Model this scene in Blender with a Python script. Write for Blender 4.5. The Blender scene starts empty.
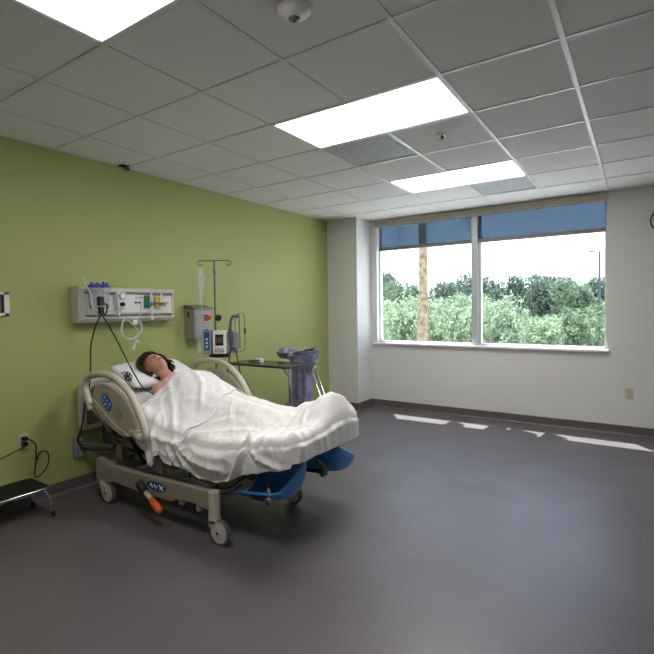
import bpy, bmesh, math, random
import numpy as np
from mathutils import Vector, Matrix, noise
random.seed(7)
S = bpy.context.scene
COL = S.collection
V = Vector

# ------------------------------------------------------------------ camera
cam_d = bpy.data.cameras.new('camera'); cam = bpy.data.objects.new('camera', cam_d); COL.objects.link(cam)
S.camera = cam
yaw, pit, rol = .5914, -.0282, -.0129
_c, _s = math.cos(yaw), math.sin(yaw)
F = V((-_s*math.cos(pit), _c*math.cos(pit), math.sin(pit))); _r = V((_c, _s, 0)); _u = _r.cross(F)
R2 = _r*math.cos(rol) + _u*math.sin(rol); U2 = -_r*math.sin(rol) + _u*math.cos(rol)
M = Matrix(((R2.x, U2.x, -F.x, 0), (R2.y, U2.y, -F.y, 0), (R2.z, U2.z, -F.z, 1.4523), (0, 0, 0, 1)))
cam.matrix_world = M
cam_d.sensor_width = 36; cam_d.lens = 472.31/654*36
cam_d.shift_x = .0035; cam_d.shift_y = -.0080; cam_d.clip_start = .05; cam_d.clip_end = 400

# ------------------------------------------------------------------ sky, sun, exposure
S.view_settings.view_transform = 'Standard'; S.view_settings.look = 'None'
S.view_settings.gamma = 1; S.view_settings.use_curve_mapping = False
S.view_settings.exposure = 0.0
W = bpy.data.worlds.new('world'); S.world = W; W.use_nodes = True
nt = W.node_tree; bg = nt.nodes['Background']
tc = nt.nodes.new('ShaderNodeTexCoord'); sx = nt.nodes.new('ShaderNodeSeparateXYZ'); rp = nt.nodes.new('ShaderNodeValToRGB')
nt.links.new(tc.outputs['Generated'], sx.inputs[0]); nt.links.new(sx.outputs['Z'], rp.inputs[0])
rp.color_ramp.elements[0].color = (.86, .94, 1.0, 1); rp.color_ramp.elements[0].position = .0
rp.color_ramp.elements[1].color = (.30, .50, .95, 1); rp.color_ramp.elements[1].position = .75
e_ = rp.color_ramp.elements.new(.22); e_.color = (.80, .90, 1.0, 1)
nt.links.new(rp.outputs[0], bg.inputs['Color']); bg.inputs['Strength'].default_value = 2.8
sun_d = bpy.data.lights.new('sun', 'SUN'); sun = bpy.data.objects.new('sun', sun_d); COL.objects.link(sun)
sun_d.energy = 22.0; sun_d.angle = .009; sun_d.color = (1, .95, .86)
sun.rotation_euler = V((.25, -.33, -.93)).to_track_quat('-Z', 'Y').to_euler()
LAMP = 14.5        # strength of the ceiling fixtures

# ------------------------------------------------------------------ materials
MATS = {}
def mat(name, col, rough=.6, metal=0., bump=0., bscale=40., var=.0, vscale=8., spec=.5, emit=None, alpha=None, trans=0., coat=0., mixcol=None):
    if name in MATS: return MATS[name]
    m = bpy.data.materials.new(name); m.use_nodes = True; N = m.node_tree; P = N.nodes['Principled BSDF']
    P.inputs['Base Color'].default_value = (*col, 1); P.inputs['Roughness'].default_value = rough
    P.inputs['Metallic'].default_value = metal; P.inputs['Specular IOR Level'].default_value = spec
    P.inputs['Coat Weight'].default_value = coat; P.inputs['Transmission Weight'].default_value = trans
    if alpha is not None: P.inputs['Alpha'].default_value = alpha
    co = N.nodes.new('ShaderNodeTexCoord')
    nz = N.nodes.new('ShaderNodeTexNoise'); nz.inputs['Scale'].default_value = vscale; nz.inputs['Detail'].default_value = 4
    N.links.new(co.outputs['Object'], nz.inputs['Vector'])
    mx = N.nodes.new('ShaderNodeMix'); mx.data_type = 'RGBA'
    c2 = mixcol if mixcol else tuple(max(0, c*(1-var)) for c in col)
    mx.inputs[6].default_value = (*c2, 1); mx.inputs[7].default_value = (*col, 1)
    rmp = N.nodes.new('ShaderNodeMapRange'); rmp.inputs[1].default_value = .35; rmp.inputs[2].default_value = .65
    N.links.new(nz.outputs['Fac'], rmp.inputs[0]); N.links.new(rmp.outputs[0], mx.inputs[0])
    N.links.new(mx.outputs[2], P.inputs['Base Color'])
    if bump:
        n2 = N.nodes.new('ShaderNodeTexNoise'); n2.inputs['Scale'].default_value = bscale; n2.inputs['Detail'].default_value = 5
        N.links.new(co.outputs['Object'], n2.inputs['Vector'])
        b = N.nodes.new('ShaderNodeBump'); b.inputs['Strength'].default_value = bump; b.inputs['Distance'].default_value = .01
        N.links.new(n2.outputs['Fac'], b.inputs['Height']); N.links.new(b.outputs[0], P.inputs['Normal'])
    if emit: P.inputs['Emission Color'].default_value = (*emit[:3], 1); P.inputs['Emission Strength'].default_value = emit[3]
    MATS[name] = m; return m
def srgb(r, g, b):
    f = lambda v: (v/255/12.92) if v/255 <= .04045 else ((v/255+.055)/1.055)**2.4
    return (f(r), f(g), f(b))

m_green = mat('green_paint', srgb(168, 175, 108), .55, bump=.05, bscale=160, var=.03, vscale=1.2, spec=.4)
m_white_wall = mat('off_white_paint', srgb(222, 221, 218), .6, bump=.05, bscale=160, var=.02, vscale=1.5, spec=.3)
m_tile = mat('ceiling_tile', srgb(226, 225, 222), .95, bump=.25, bscale=320, var=.05, vscale=500, spec=.1)
m_grid = mat('ceiling_grid_paint', srgb(214, 214, 212), .32, var=.02)
m_base = mat('baseboard_rubber', srgb(98, 92, 88), .5, var=.08)
m_metalw = mat('window_aluminium', srgb(196, 198, 200), .35, .35, var=.04)
m_sill = mat('sill_white', srgb(235, 236, 238), .35, var=.02)
m_valance = mat('valance_beige', srgb(178, 172, 155), .55, var=.03)
m_hembar = mat('shade_hem_bar', srgb(128, 130, 126), .5, var=.05)
m_bed = mat('bed_beige_plastic', srgb(150, 141, 125), .42, var=.05, vscale=5, bump=.02, bscale=200)
m_bed2 = mat('bed_rail_plastic', srgb(196, 190, 174), .35, var=.04)
m_bedpan = mat('bed_panel_taupe', srgb(176, 166, 148), .42, var=.05)
m_head = mat('headboard_grey', srgb(190, 190, 186), .45, var=.03)
m_headtan = mat('headboard_tan', srgb(140, 108, 80), .5, var=.12, vscale=12)
m_dark = mat('dark_steel', srgb(44, 44, 46), .5, .4, var=.2)
m_grey = mat('grey_steel', srgb(120, 120, 122), .4, .6, var=.1)
m_chrome = mat('chrome', srgb(205, 207, 212), .18, .95, var=.03)
m_black = mat('black_rubber', srgb(20, 20, 21), .55, var=.2)
m_blue = mat('blue_plastic', srgb(62, 136, 205), .32, var=.06, coat=.15)
m_bluedk = mat('blue_liner', srgb(20, 72, 128), .5, var=.08)
m_orange = mat('orange_grip', srgb(222, 92, 32), .5, var=.08)
m_sheet = mat('white_sheet', srgb(234, 233, 231), .85, bump=.22, bscale=22, var=.02, spec=.2)
m_blanket = mat('white_blanket', srgb(229, 228, 225), .9, bump=.30, bscale=24, var=.03, spec=.2)
m_pillow = mat('pillow_cotton', srgb(236, 237, 238), .85, bump=.3, bscale=25, var=.02, spec=.2)
m_matt = mat('mattress_cover', srgb(214, 214, 210), .7, bump=.15, bscale=30, var=.04)
m_skin = mat('skin', srgb(200, 150, 128), .5, var=.1, vscale=14, bump=.05, bscale=120)
m_lip = mat('lips', srgb(176, 96, 88), .45, var=.1)
m_hair = mat('dark_hair', srgb(40, 26, 22), .4, var=.4, vscale=60, bump=.6, bscale=70)
m_gown = mat('pink_gown_cloth', srgb(222, 170, 182), .85, bump=.4, bscale=45, var=.12, vscale=26)
m_hw = mat('headwall_shell', srgb(206, 204, 194), .4, var=.03)
m_hwp = mat('headwall_face', srgb(218, 218, 214), .4, var=.02)
m_clear = mat('clear_plastic', (.85, .9, .9), .08, alpha=.28, var=.05)
m_tubing = mat('clear_tubing', (.80, .84, .82), .2, alpha=.62, var=.05)
m_lidblue = mat('canister_blue', srgb(28, 68, 158), .4, var=.1)
m_greenp = mat('oxygen_green', srgb(20, 118, 78), .4, var=.1)
m_yellow = mat('air_yellow', srgb(226, 186, 40), .4, var=.1)
m_white = mat('white_plastic', srgb(226, 226, 222), .4, var=.03)
m_offw = mat('ivory_plastic', srgb(196, 188, 158), .45, var=.04)
m_screen = mat('dark_screen', srgb(34, 36, 40), .2, var=.2)
m_lcd = mat('blue_screen', srgb(60, 110, 190), .25, var=.3, vscale=60)
m_pumpblue = mat('pump_blue', srgb(30, 86, 140), .4, var=.1)
m_purple = mat('grey_purple', srgb(84, 76, 96), .5, var=.15)
m_cab = mat('cabinet_grey', srgb(158, 158, 156), .42, .25, var=.05)
m_red = mat('red_picture', srgb(150, 60, 66), .5, var=.4, vscale=50)
m_table = mat('table_laminate', srgb(70, 62, 50), .25, var=.15, vscale=20)
m_cloth = mat('grey_blue_cloth', srgb(146, 150, 172), .85, bump=.7, bscale=26, var=.18, vscale=16)
m_tan = mat('beige_picture', srgb(150, 130, 112), .5, var=.2)
m_vent = mat('vent_grey_metal', srgb(205, 210, 212), .5, .0, bump=.5, bscale=120, var=.25, vscale=30)
m_palm = mat('palm_bark', srgb(172, 150, 120), .95, bump=1., bscale=9, mixcol=srgb(118, 100, 78), vscale=5)
m_bark = mat('tree_bark', srgb(92, 78, 64), .95, bump=.5, bscale=12, var=.3)
m_pole = mat('lamp_post_steel', srgb(84, 92, 104), .5, .3, var=.1)
m_pave = mat('pale_pavement', srgb(206, 204, 200), .9, var=.12, vscale=.2)
m_sunblock = mat('sun_blocker_finish', srgb(200, 198, 192), .8, var=.05)  # finish of the added overhang that blocks the sun

# floor: dark sheet vinyl, welded seams, scuffs
m_floor = mat('floor_vinyl', srgb(100, 95, 99), .42, bump=.02, bscale=60, mixcol=srgb(93, 88, 92), vscale=2.2, spec=.6)
N = m_floor.node_tree; P = N.nodes['Principled BSDF']
co = N.nodes.new('ShaderNodeTexCoord'); bt = N.nodes.new('ShaderNodeTexBrick')
bt.inputs['Scale'].default_value = 1.0; bt.inputs['Brick Width'].default_value = 1.83; bt.inputs['Row Height'].default_value = 1.83
bt.inputs['Mortar Size'].default_value = .0022; bt.inputs['Mortar Smooth'].default_value = 0; bt.offset = .5
N.links.new(co.outputs['Object'], bt.inputs['Vector'])
old = P.inputs['Base Color'].links[0].from_socket
mx = N.nodes.new('ShaderNodeMix'); mx.data_type = 'RGBA'; mx.inputs[7].default_value = (*srgb(72, 70, 72), 1)
mt_ = N.nodes.new('ShaderNodeMath'); mt_.operation = 'MULTIPLY'; mt_.inputs[1].default_value = .55
N.links.new(bt.outputs['Fac'], mt_.inputs[0]); N.links.new(mt_.outputs[0], mx.inputs[0]); N.links.new(old, mx.inputs[6]); N.links.new(mx.outputs[2], P.inputs['Base Color'])
nz = N.nodes.new('ShaderNodeTexNoise'); nz.inputs['Scale'].default_value = 3.; nz.inputs['Detail'].default_value = 7
mr = N.nodes.new('ShaderNodeMapRange'); mr.inputs[3].default_value = .30; mr.inputs[4].default_value = .44
N.links.new(co.outputs['Object'], nz.inputs['Vector']); N.links.new(nz.outputs['Fac'], mr.inputs[0]); N.links.new(mr.outputs[0], P.inputs['Roughness'])

def emis(name, col, k):
    m = bpy.data.materials.new(name); m.use_nodes = True; N = m.node_tree
    P = N.nodes['Principled BSDF']; P.inputs['Base Color'].default_value = (.8, .8, .8, 1)
    P.inputs['Emission Color'].default_value = (*col, 1); P.inputs['Emission Strength'].default_value = k
    return m
m_lamp = emis('fixture_diffuser', (1, .965, .96), LAMP)
def glassmat():
    m = bpy.data.materials.new('window_glass'); m.use_nodes = True; N = m.node_tree; N.nodes.clear()
    o = N.nodes.new('ShaderNodeOutputMaterial'); t = N.nodes.new('ShaderNodeBsdfTransparent'); g = N.nodes.new('ShaderNodeBsdfGlossy')
    lw = N.nodes.new('ShaderNodeLayerWeight'); pw_ = N.nodes.new('ShaderNodeMath'); pw_.operation = 'POWER'; pw_.inputs[1].default_value = 5
    f = N.nodes.new('ShaderNodeMath'); f.operation = 'MULTIPLY_ADD'; f.inputs[1].default_value = .7; f.inputs[2].default_value = .03
    lw.inputs['Blend'].default_value = .5; N.links.new(lw.outputs['Facing'], pw_.inputs[0]); N.links.new(pw_.outputs[0], f.inputs[0]); x = N.nodes.new('ShaderNodeMixShader')
    t.inputs[0].default_value = (.94, .97, .98, 1); g.inputs['Roughness'].default_value = .02
    N.links.new(f.outputs[0], x.inputs[0]); N.links.new(t.outputs[0], x.inputs[1]); N.links.new(g.outputs[0], x.inputs[2]); N.links.new(x.outputs[0], o.inputs[0])
    return m
m_glass = glassmat()
def shademat():
    m = bpy.data.materials.new('blue_shade_mesh'); m.use_nodes = True; N = m.node_tree; N.nodes.clear()
    o = N.nodes.new('ShaderNodeOutputMaterial'); t = N.nodes.new('ShaderNodeBsdfTransparent'); d = N.nodes.new('ShaderNodeBsdfDiffuse')
    x = N.nodes.new('ShaderNodeMixShader'); x.inputs[0].default_value = .25
    t.inputs[0].default_value = (.31, .37, .44, 1); d.inputs[0].default_value = (*srgb(120, 136, 160), 1)
    N.links.new(t.outputs[0], x.inputs[1]); N.links.new(d.outputs[0], x.inputs[2]); N.links.new(x.outputs[0], o.inputs[0])
    return m
m_shade = shademat()
def leafmat(name, c1, c2):
    m = bpy.data.materials.new(name); m.use_nodes = True; N = m.node_tree; P = N.nodes['Principled BSDF']
    co = N.nodes.new('ShaderNodeTexCoord'); n = N.nodes.new('ShaderNodeTexNoise'); n.inputs['Scale'].default_value = 1.4; n.inputs['Detail'].default_value = 6
    r = N.nodes.new('ShaderNodeValToRGB'); r.color_ramp.elements[0].position = .38; r.color_ramp.elements[1].position = .62
    r.color_ramp.elements[0].color = (*c1, 1); r.color_ramp.elements[1].color = (*c2, 1)
    N.links.new(co.outputs['Object'], n.inputs['Vector']); N.links.new(n.outputs['Fac'], r.inputs[0]); N.links.new(r.outputs[0], P.inputs['Base Color'])
    P.inputs['Roughness'].default_value = .6
    o = N.nodes['Material Output']; tr = N.nodes.new('ShaderNodeBsdfTranslucent'); N.links.new(r.outputs[0], tr.inputs[0])
    x = N.nodes.new('ShaderNodeMixShader'); x.inputs[0].default_value = .4
    N.links.new(P.outputs[0], x.inputs[1]); N.links.new(tr.outputs[0], x.inputs[2]); N.links.new(x.outputs[0], o.inputs[0])
    return m
m_leafd = leafmat('dark_leaves', srgb(78, 94, 82), srgb(108, 122, 102))
m_leafl = leafmat('light_leaves', srgb(118, 138, 110), srgb(168, 182, 150))
m_leafm = leafmat('mid_leaves', srgb(92, 112, 86), srgb(130, 148, 114))
m_frond = leafmat('palm_fronds', srgb(80, 104, 60), srgb(120, 140, 80))

# ------------------------------------------------------------------ mesh helpers
def BM(): return bmesh.new()
def wloc(o):
    p = V((0, 0, 0))
    while o is not None: p += o.location; o = o.parent
    return p
def obj(name, bm, m, parent=None, smooth=False, bevel=0., seg=2, solid=0., subd=0):
    """link a bmesh built in world coordinates as ONE mesh object"""
    bmesh.ops.recalc_face_normals(bm, faces=bm.faces[:])
    if parent is not None:
        bmesh.ops.translate(bm, verts=bm.verts[:], vec=-wloc(parent))
    me = bpy.data.meshes.new(name); bm.to_mesh(me); bm.free()
    o = bpy.data.objects.new(name, me); COL.objects.link(o); o.parent = parent
    for k in (m if isinstance(m, (list, tuple)) else [m]): me.materials.append(k)
    if smooth:
        for p in me.polygons: p.use_smooth = True
    if bevel:
        b = o.modifiers.new('bevel', 'BEVEL'); b.width = bevel; b.segments = seg; b.limit_method = 'ANGLE'; b.angle_limit = .6
    if solid:
        b = o.modifiers.new('thick', 'SOLIDIFY'); b.thickness = solid; b.offset = 0
    if subd:
        b = o.modifiers.new('sub', 'SUBSURF'); b.levels = subd; b.render_levels = subd
    return o
def tag(o, label, cat=None, group=None, kind=None):
    o['label'] = label
    if cat: o['category'] = cat
    if group: o['group'] = group
    if kind: o['kind'] = kind
    return o
def thing(name, label, cat, loc, group=None):
    o = bpy.data.objects.new(name, None); COL.objects.link(o); o.location = loc; o.empty_display_size = .1
    return tag(o, label, cat, group)
def struct(name, bm, m, parent=None, **k):
    o = obj(name, bm, m, parent, **k)
    if parent is None: o['kind'] = 'structure'
    return o
def box(bm, a, b, rot=None, c=None):
    a, b = V(a), V(b)
    vs = [bm.verts.new((x, y, z)) for x in (a.x, b.x) for y in (a.y, b.y) for z in (a.z, b.z)]
    for f in ((0, 1, 3, 2), (4, 6, 7, 5), (0, 4, 5, 1), (2, 3, 7, 6), (0, 2, 6, 4), (1, 5, 7, 3)): bm.faces.new([vs[i] for i in f])
    if rot is not None: bmesh.ops.rotate(bm, verts=vs, cent=c if c else (a+b)/2, matrix=rot)
    return vs
def frame_of(d):
    d = d.normalized(); a = V((0, 0, 1)) if abs(d.z) < .9 else V((1, 0, 0))
    x = d.cross(a).normalized(); return x, d.cross(x).normalized()
def tube(bm, pts, r, n=8, closed=False, rs=None, flat=1.):
    pts = [V(p) for p in pts]; K = len(pts); rings = []; x = None
    for i, p in enumerate(pts):
        if closed: d = pts[(i+1) % K] - pts[i-1]
        else: d = pts[min(i+1, K-1)] - pts[max(i-1, 0)]
        d.normalize()
        if x is None: x, y = frame_of(d)
        else:
            x = (x - d*x.dot(d)); x = x.normalized() if x.length > 1e-6 else frame_of(d)[0]; y = d.cross(x)
        rr = rs[i] if rs else r
        rings.append([bm.verts.new(p + x*math.cos(2*math.pi*k/n)*rr + y*math.sin(2*math.pi*k/n)*rr*flat) for k in range(n)])
    for i in range(K if closed else K-1):
        A, B = rings[i], rings[(i+1) % K]
        for k in range(n): bm.faces.new((A[k], A[(k+1) % n], B[(k+1) % n], B[k]))
    if not closed: bm.faces.new(rings[0][::-1]); bm.faces.new(rings[-1])
def smoothpts(pts, k=6, closed=False):
    pts = [V(p) for p in pts]; n = len(pts); out = []
    rng = range(n) if closed else range(n-1)
    for i in rng:
        g = (lambda j: pts[j % n]) if closed else (lambda j: pts[max(0, min(n-1, j))])
        a, b, c, d = g(i-1), g(i), g(i+1), g(i+2)
        for t in [q/k for q in range(k)]:
            out.append(.5*((2*b) + (c-a)*t + (2*a-5*b+4*c-d)*t*t + (3*b-a-3*c+d)*t**3))
    if not closed: out.append(pts[-1])
    return out
def cyl(bm, p0, p1, r0, r1=None, n=20):
    tube(bm, [p0, p1], r0, n, rs=[r0, r0 if r1 is None else r1])
def lathe(bm, prof, o, axis=V((0, 0, 1)), n=28):
    o = V(o); axis = V(axis).normalized(); x, y = frame_of(axis); rings = []
    for r, h in prof:
        rings.append([bm.verts.new(o + axis*h + (x*math.cos(2*math.pi*k/n) + y*math.sin(2*math.pi*k/n))*max(r, 1e-4)) for k in range(n)])
    for A, B in zip(rings, rings[1:]):
        for k in range(n): bm.faces.new((A[k], A[(k+1) % n], B[(k+1) % n], B[k]))
    bm.faces.new(rings[0][::-1]); bm.faces.new(rings[-1])
def prism(bm, pts, d):
    """planar polygon pts (3D) extruded by vector d"""
    d = V(d); a = [bm.verts.new(V(p)) for p in pts]; b = [bm.verts.new(V(p)+d) for p in pts]; n = len(a)
    bm.faces.new(a[::-1]); bm.faces.new(b)
    for i in range(n): bm.faces.new((a[i], a[(i+1) % n], b[(i+1) % n], b[i]))
def xz(l, y): return [(x, y, z) for x, z in l]
def arc(c, r, a0, a1, n, ax1, ax2):
    c, ax1, ax2 = V(c), V(ax1), V(ax2)
    return [c + ax1*r*math.cos(a0+(a1-a0)*i/n) + ax2*r*math.sin(a0+(a1-a0)*i/n) for i in range(n+1)]
PI = math.pi

# ------------------------------------------------------------------ the room
XG, YW, H = -3.84, 6.2145, 2.727
XR, YB = 2.3, -1.7
WX0, WX1, WZ0, WZ1 = -3.245, -.325, .945, 2.715
bm = BM(); box(bm, (XG-.15, YB-.15, -.12), (XR+.15, YW+.25, 0)); struct('floor', bm, m_floor)
bm = BM(); box(bm, (XG-.15, YB-.15, 0), (XG, YW+.25, H+.15)); struct('wall_left', bm, m_green)
bm = BM(); box(bm, (XR, YB-.15, 0), (XR+.15, YW+.25, H+.15)); struct('wall_right', bm, m_white_wall)
bm = BM(); box(bm, (XG, YB-.15, 0), (XR, YB, H+.15)); struct('wall_back', bm, m_white_wall)
bm = BM()
box(bm, (XG, YW, 0), (WX0, YW+.18, H+.15)); box(bm, (WX1, YW, 0), (XR, YW+.18, H+.15))
box(bm, (WX0, YW, 0), (WX1, YW+.18, WZ0-.03)); box(bm, (WX0, YW, WZ1), (WX1, YW+.18, H+.15))
struct('wall_front', bm, m_white_wall)
BX, BY = -3.345, 5.81
bm = BM(); box(bm, (XG, BY, 0), (BX, YW, H+.1)); struct('wall_column', bm, m_white_wall)

def skirting(name, a, b, nrm):
    a, b, nrm = V(a), V(b), V(nrm); bm = BM()
    prof = [(0, 0), (.016, 0), (.013, .006), (.007, .016), (.006, .088), (.004, .098), (0, .1)]
    A = [bm.verts.new(a + nrm*o + V((0, 0, h))) for o, h in prof]; B = [bm.verts.new(b + nrm*o + V((0, 0, h))) for o, h in prof]
    for i in range(len(A)): bm.faces.new((A[i], A[(i+1) % len(A)], B[(i+1) % len(A)], B[i]))
    bm.faces.new(A[::-1]); bm.faces.new(B); struct(name, bm, m_base)
skirting('baseboard_left', (XG, YB, 0), (XG, BY, 0), (1, 0, 0))
skirting('baseboard_column', (XG, BY, 0), (BX+.006, BY, 0), (0, -1, 0))
skirting('baseboard_return', (BX, BY, 0), (BX, YW, 0), (1, 0, 0))
skirting('baseboard_front', (BX, YW, 0), (XR, YW, 0), (0, -1, 0))
skirting('baseboard_right', (XR, YB, 0), (XR, YW, 0), (-1, 0, 0))
# pale sealant line where the baseboard meets the floor
bm = BM(); box(bm, (BX+.016, YW-.021, 0), (XR-.016, YW-.016, .003)); box(bm, (XG+.016, YB, 0), (XG+.020, BY-.02, .003)); struct('trim_1', bm, mat('sealant', srgb(150, 146, 140), .5))

# ceiling: lay-in tiles in an exposed grid; fixtures and grilles fill their own cells
T = .61; GX, GY = .2899, 2.5513
FIX = [(-4, -3), (-4, 0), (-4, 3)]; VEN = [(-4, 1), (-3, 4)]
taken = set()
for a, v in FIX: taken |= {(a, v), (a+1, v)}
for c in VEN: taken.add(c)
bm = BM()
for a in range(-7, 4):
    for v in range(-7, 7):
        if (a, v) in taken: continue
        x0, x1 = max(XG, GX+a*T+.003), min(XR, GX+(a+1)*T-.003); y0, y1 = max(YB, GY+v*T+.003), min(YW, GY+(v+1)*T-.003)
        if x1-x0 < .02 or y1-y0 < .02: continue
        box(bm, (x0, y0, H+.004), (x1, y1, H+.022))
struct('ceiling', bm, m_tile)
bm = BM(); box(bm, (XG, YB, H+.10), (XR, YW, H+.15)); struct('ceiling_slab', bm, m_tile)
bm = BM(); w = .012
cuts = [(a+1, v) for a, v in FIX]      # the middle of each two-cell fixture carries no bar
for a in range(-6, 4):
    x = GX+a*T; lo = YB
    for ca, cv_ in sorted(cuts, key=lambda q: q[1]):
        if ca == a: box(bm, (x-w, lo, H-.001), (x+w, GY+cv_*T+w, H+.006)); lo = GY+(cv_+1)*T-w
    box(bm, (x-w, lo, H-.001), (x+w, YW, H+.006))
for v in range(-6, 7):
    y = GY+v*T; box(bm, (XG, y-w, H-.0006), (XR, y+w, H+.0058))
for a, b in (((XG, YB), (XG+.02, YW)), ((XG, YW-.02), (XR, YW)), ((XG, YB), (XR, YB+.02)), ((XR-.02, YB), (XR, YW))):
    box(bm, (*a, H-.0012), (*b, H+.0055))
box(bm, (XG, BY-.02, H-.0012), (BX+.02, BY, H+.0055)); box(bm, (BX, BY-.02, H-.0012), (BX+.02, YW, H+.0055))
struct('trim_2', bm, m_grid)

names = ['recessed ceiling light panel nearest the camera, cut by the top left corner', 'long recessed ceiling light panel in the middle of the ceiling', 'far recessed ceiling light panel closest to the window']
for (a, v), lb in zip(FIX, names):
    x0, x1, y0, y1 = GX+a*T+.012, GX+(a+2)*T-.012, GY+v*T+.012, GY+(v+1)*T-.012
    t = thing('ceiling_light', lb, 'ceiling light', ((x0+x1)/2, (y0+y1)/2, H), 'recessed ceiling light panels')
    bm = BM(); box(bm, (x0, y0, H+.012), (x1, y1, H+.02)); obj('diffuser', bm, m_lamp, t)
    bm = BM()
    for p, q in (((x0-.004, y0-.004), (x1+.004, y0+.012)), ((x0-.004, y1-.012), (x1+.004, y1+.004)), ((x0-.004, y0), (x0+.012, y1)), ((x1-.012, y0), (x1+.004, y1))): box(bm, (*p, H+.001), (*q, H+.03))
    obj('frame', bm, m_white, t)
    bm = BM()
    tube(bm, smoothpts([(x0+.16, y1-.02, H+.010), (x0+.10, (y0+y1)/2+.1, H+.009), (x0+.12, (y0+y1)/2-.1, H+.009), (x0+.16, y0+.02, H+.010)], 6), .002, 6)
    obj('basket_rib', bm, m_grey, t)
for (a, v), lb in zip(VEN, ['grey perforated ceiling vent beside the middle light panel', 'grey perforated ceiling vent beside the far light panel near the window']):
    x0, x1, y0, y1 = GX+a*T+.012, GX+(a+1)*T-.012, GY+v*T+.012, GY+(v+1)*T-.012
    t = thing('ceiling_vent', lb, 'ceiling vent', ((x0+x1)/2, (y0+y1)/2, H), 'ceiling vents')
    bm = BM(); box(bm, (x0, y0, H+.008), (x1, y1, H+.014)); n = 22
    for i in range(n):
        yy = y0+(i+.5)*(y1-y0)/n; box(bm, (x0+.01, yy-.010, H+.0065), (x1-.01, yy+.008, H+.009))
    obj('grille', bm, m_vent, t)
    bm = BM()
    for p, q in (((x0-.004, y0-.004), (x1+.004, y0+.01)), ((x0-.004, y1-.01), (x1+.004, y1+.004)), ((x0-.004, y0), (x0+.01, y1)), ((x1-.01, y0), (x1+.004, y1))): box(bm, (*p, H+.0008), (*q, H+.02))
    obj('frame', bm, m_grid, t)

# occupancy sensor dome, sprinkler, small black bracket
t = thing('occupancy_sensor', 'round white dome sensor on the near ceiling tile', 'sensor', (-1.235, 1.635, H))
bm = BM(); lathe(bm, [(.0, .004), (.074, .004), (.074, -.006), (.066, -.018), (.045, -.032), (.028, -.040), (.0, -.040)], (-1.235, 1.635, H), n=36); obj('housing', bm, m_white, t, smooth=False, bevel=.002)
bm = BM(); lathe(bm, [(.0, -.039), (.025, -.039), (.022, -.046), (.010, -.049), (.0, -.050)], (-1.235, 1.635, H)); obj('lens', bm, m_grey, t, smooth=True)
bm = BM(); lathe(bm, [(.0, -.049), (.006, -.049), (.005, -.053), (.0, -.053)], (-1.235, 1.635, H), n=12); obj('led', bm, m_black, t)
t = thing('sprinkler_head', 'small round sprinkler head on the tile between two light panels', 'sprinkler', (-1.237, 3.434, H))
bm = BM(); lathe(bm, [(0, .003), (.034, .003), (.032, -.004), (.018, -.006), (0, -.006)], (-1.237, 3.434, H)); obj('escutcheon', bm, m_white, t)
bm = BM(); cyl(bm, (-1.237, 3.434, H-.004), (-1.237, 3.434, H-.026), .007); lathe(bm, [(0, -.026), (.018, -.026), (.018, -.029), (0, -.029)], (-1.237, 3.434, H), n=16)
for s in (-1, 1): tube(bm, [(-1.237+s*.006, 3.434, H-.004), (-1.237+s*.015, 3.434, H-.014), (-1.237+s*.004, 3.434, H-.027)], .0025, 6)
obj('deflector', bm, m_dark, t)
t = thing('ceiling_bracket', 'small black bracket on the ceiling against the green wall', 'bracket', (-3.765, 2.49, H-.004))
bm = BM(); box(bm, (-3.80, 2.455, H-.014), (-3.735, 2.525, H-.003)); obj('plate', bm, m_black, t, bevel=.003)
bm = BM(); tube(bm, [(-3.765, 2.49, H-.012), (-3.765, 2.51, H-.032), (-3.755, 2.54, H-.026)], .009, 8); obj('hook', bm, m_black, t)

# ------------------------------------------------------------------ window
YG = YW+.11
win = bpy.data.objects.new('window_1', None); COL.objects.link(win); win.location = ((WX0+WX1)/2, YG, WZ0); win['kind'] = 'structure'
bm = BM()
MX0, MX1 = -1.862, -1.772
for p, q in (((WX0, WZ0), (WX0+.018, WZ1)), ((WX1-.028, WZ0), (WX1, WZ1)), ((WX0, WZ0), (WX1, WZ0+.02)), ((WX0, WZ1-.05), (WX1, WZ1))):
    box(bm, (p[0], YG-.03, p[1]), (q[0], YG+.06, q[1]))
obj('window_frame', bm, m_metalw, win, bevel=.003)
bm = BM(); box(bm, (MX0, YG-.075, WZ0), (MX0+.075, YG+.06, WZ1)); box(bm, (MX0+.074, YG-.02, WZ0), (MX1+.02, YG+.05, WZ1)); obj('mullion', bm, m_metalw, win, bevel=.003)
for x0, x1 in ((WX0+.015, MX0+.01), (MX1, WX1-.025)):
    bm = BM(); box(bm, (x0, YG+.01, WZ0+.015), (x1, YG+.018, WZ1-.04)); obj('pane', bm, m_glass, win)
bm = BM(); box(bm, (WX0-.035, YW-.045, WZ0-.032), (WX1+.02, YG+.068, WZ0)); struct('window_sill', bm, m_sill, win, bevel=.006)
bm = BM()
for x0, x1 in ((WX0-.001, WX0+.004), (WX1-.004, WX1+.001)): box(bm, (x0, YW-.002, WZ0), (x1, YG, WZ1))
obj('window_reveal', bm, m_white_wall, win)
bm = BM(); box(bm, (WX0-.02, YW-.03, 2.628), (WX1+.005, YW+.06, 2.715)); vz = obj('shade_valance', bm, m_valance, None, bevel=.004); tag(vz, 'long beige valance box along the top of the window', 'valance')
for x0, x1, lb in ((WX0+.02, MX0+.004, 'left'), (MX0+.082, WX1-.022, 'right')):
    t = thing('roller_shade', 'translucent blue roller shade pulled a little way down, %s of the mullion' % lb, 'window shade', ((x0+x1)/2, YW+.05, 2.29), 'blue roller shades')
    bm = BM(); box(bm, (x0, YW+.066, 2.33), (x1, YW+.0672, 2.66)); obj('shade_cloth', bm, m_shade, t)
    bm = BM(); box(bm, (x0, YW+.058, 2.285), (x1, YW+.074, 2.335)); obj('hem_bar', bm, m_hembar, t, bevel=.003)

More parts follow.
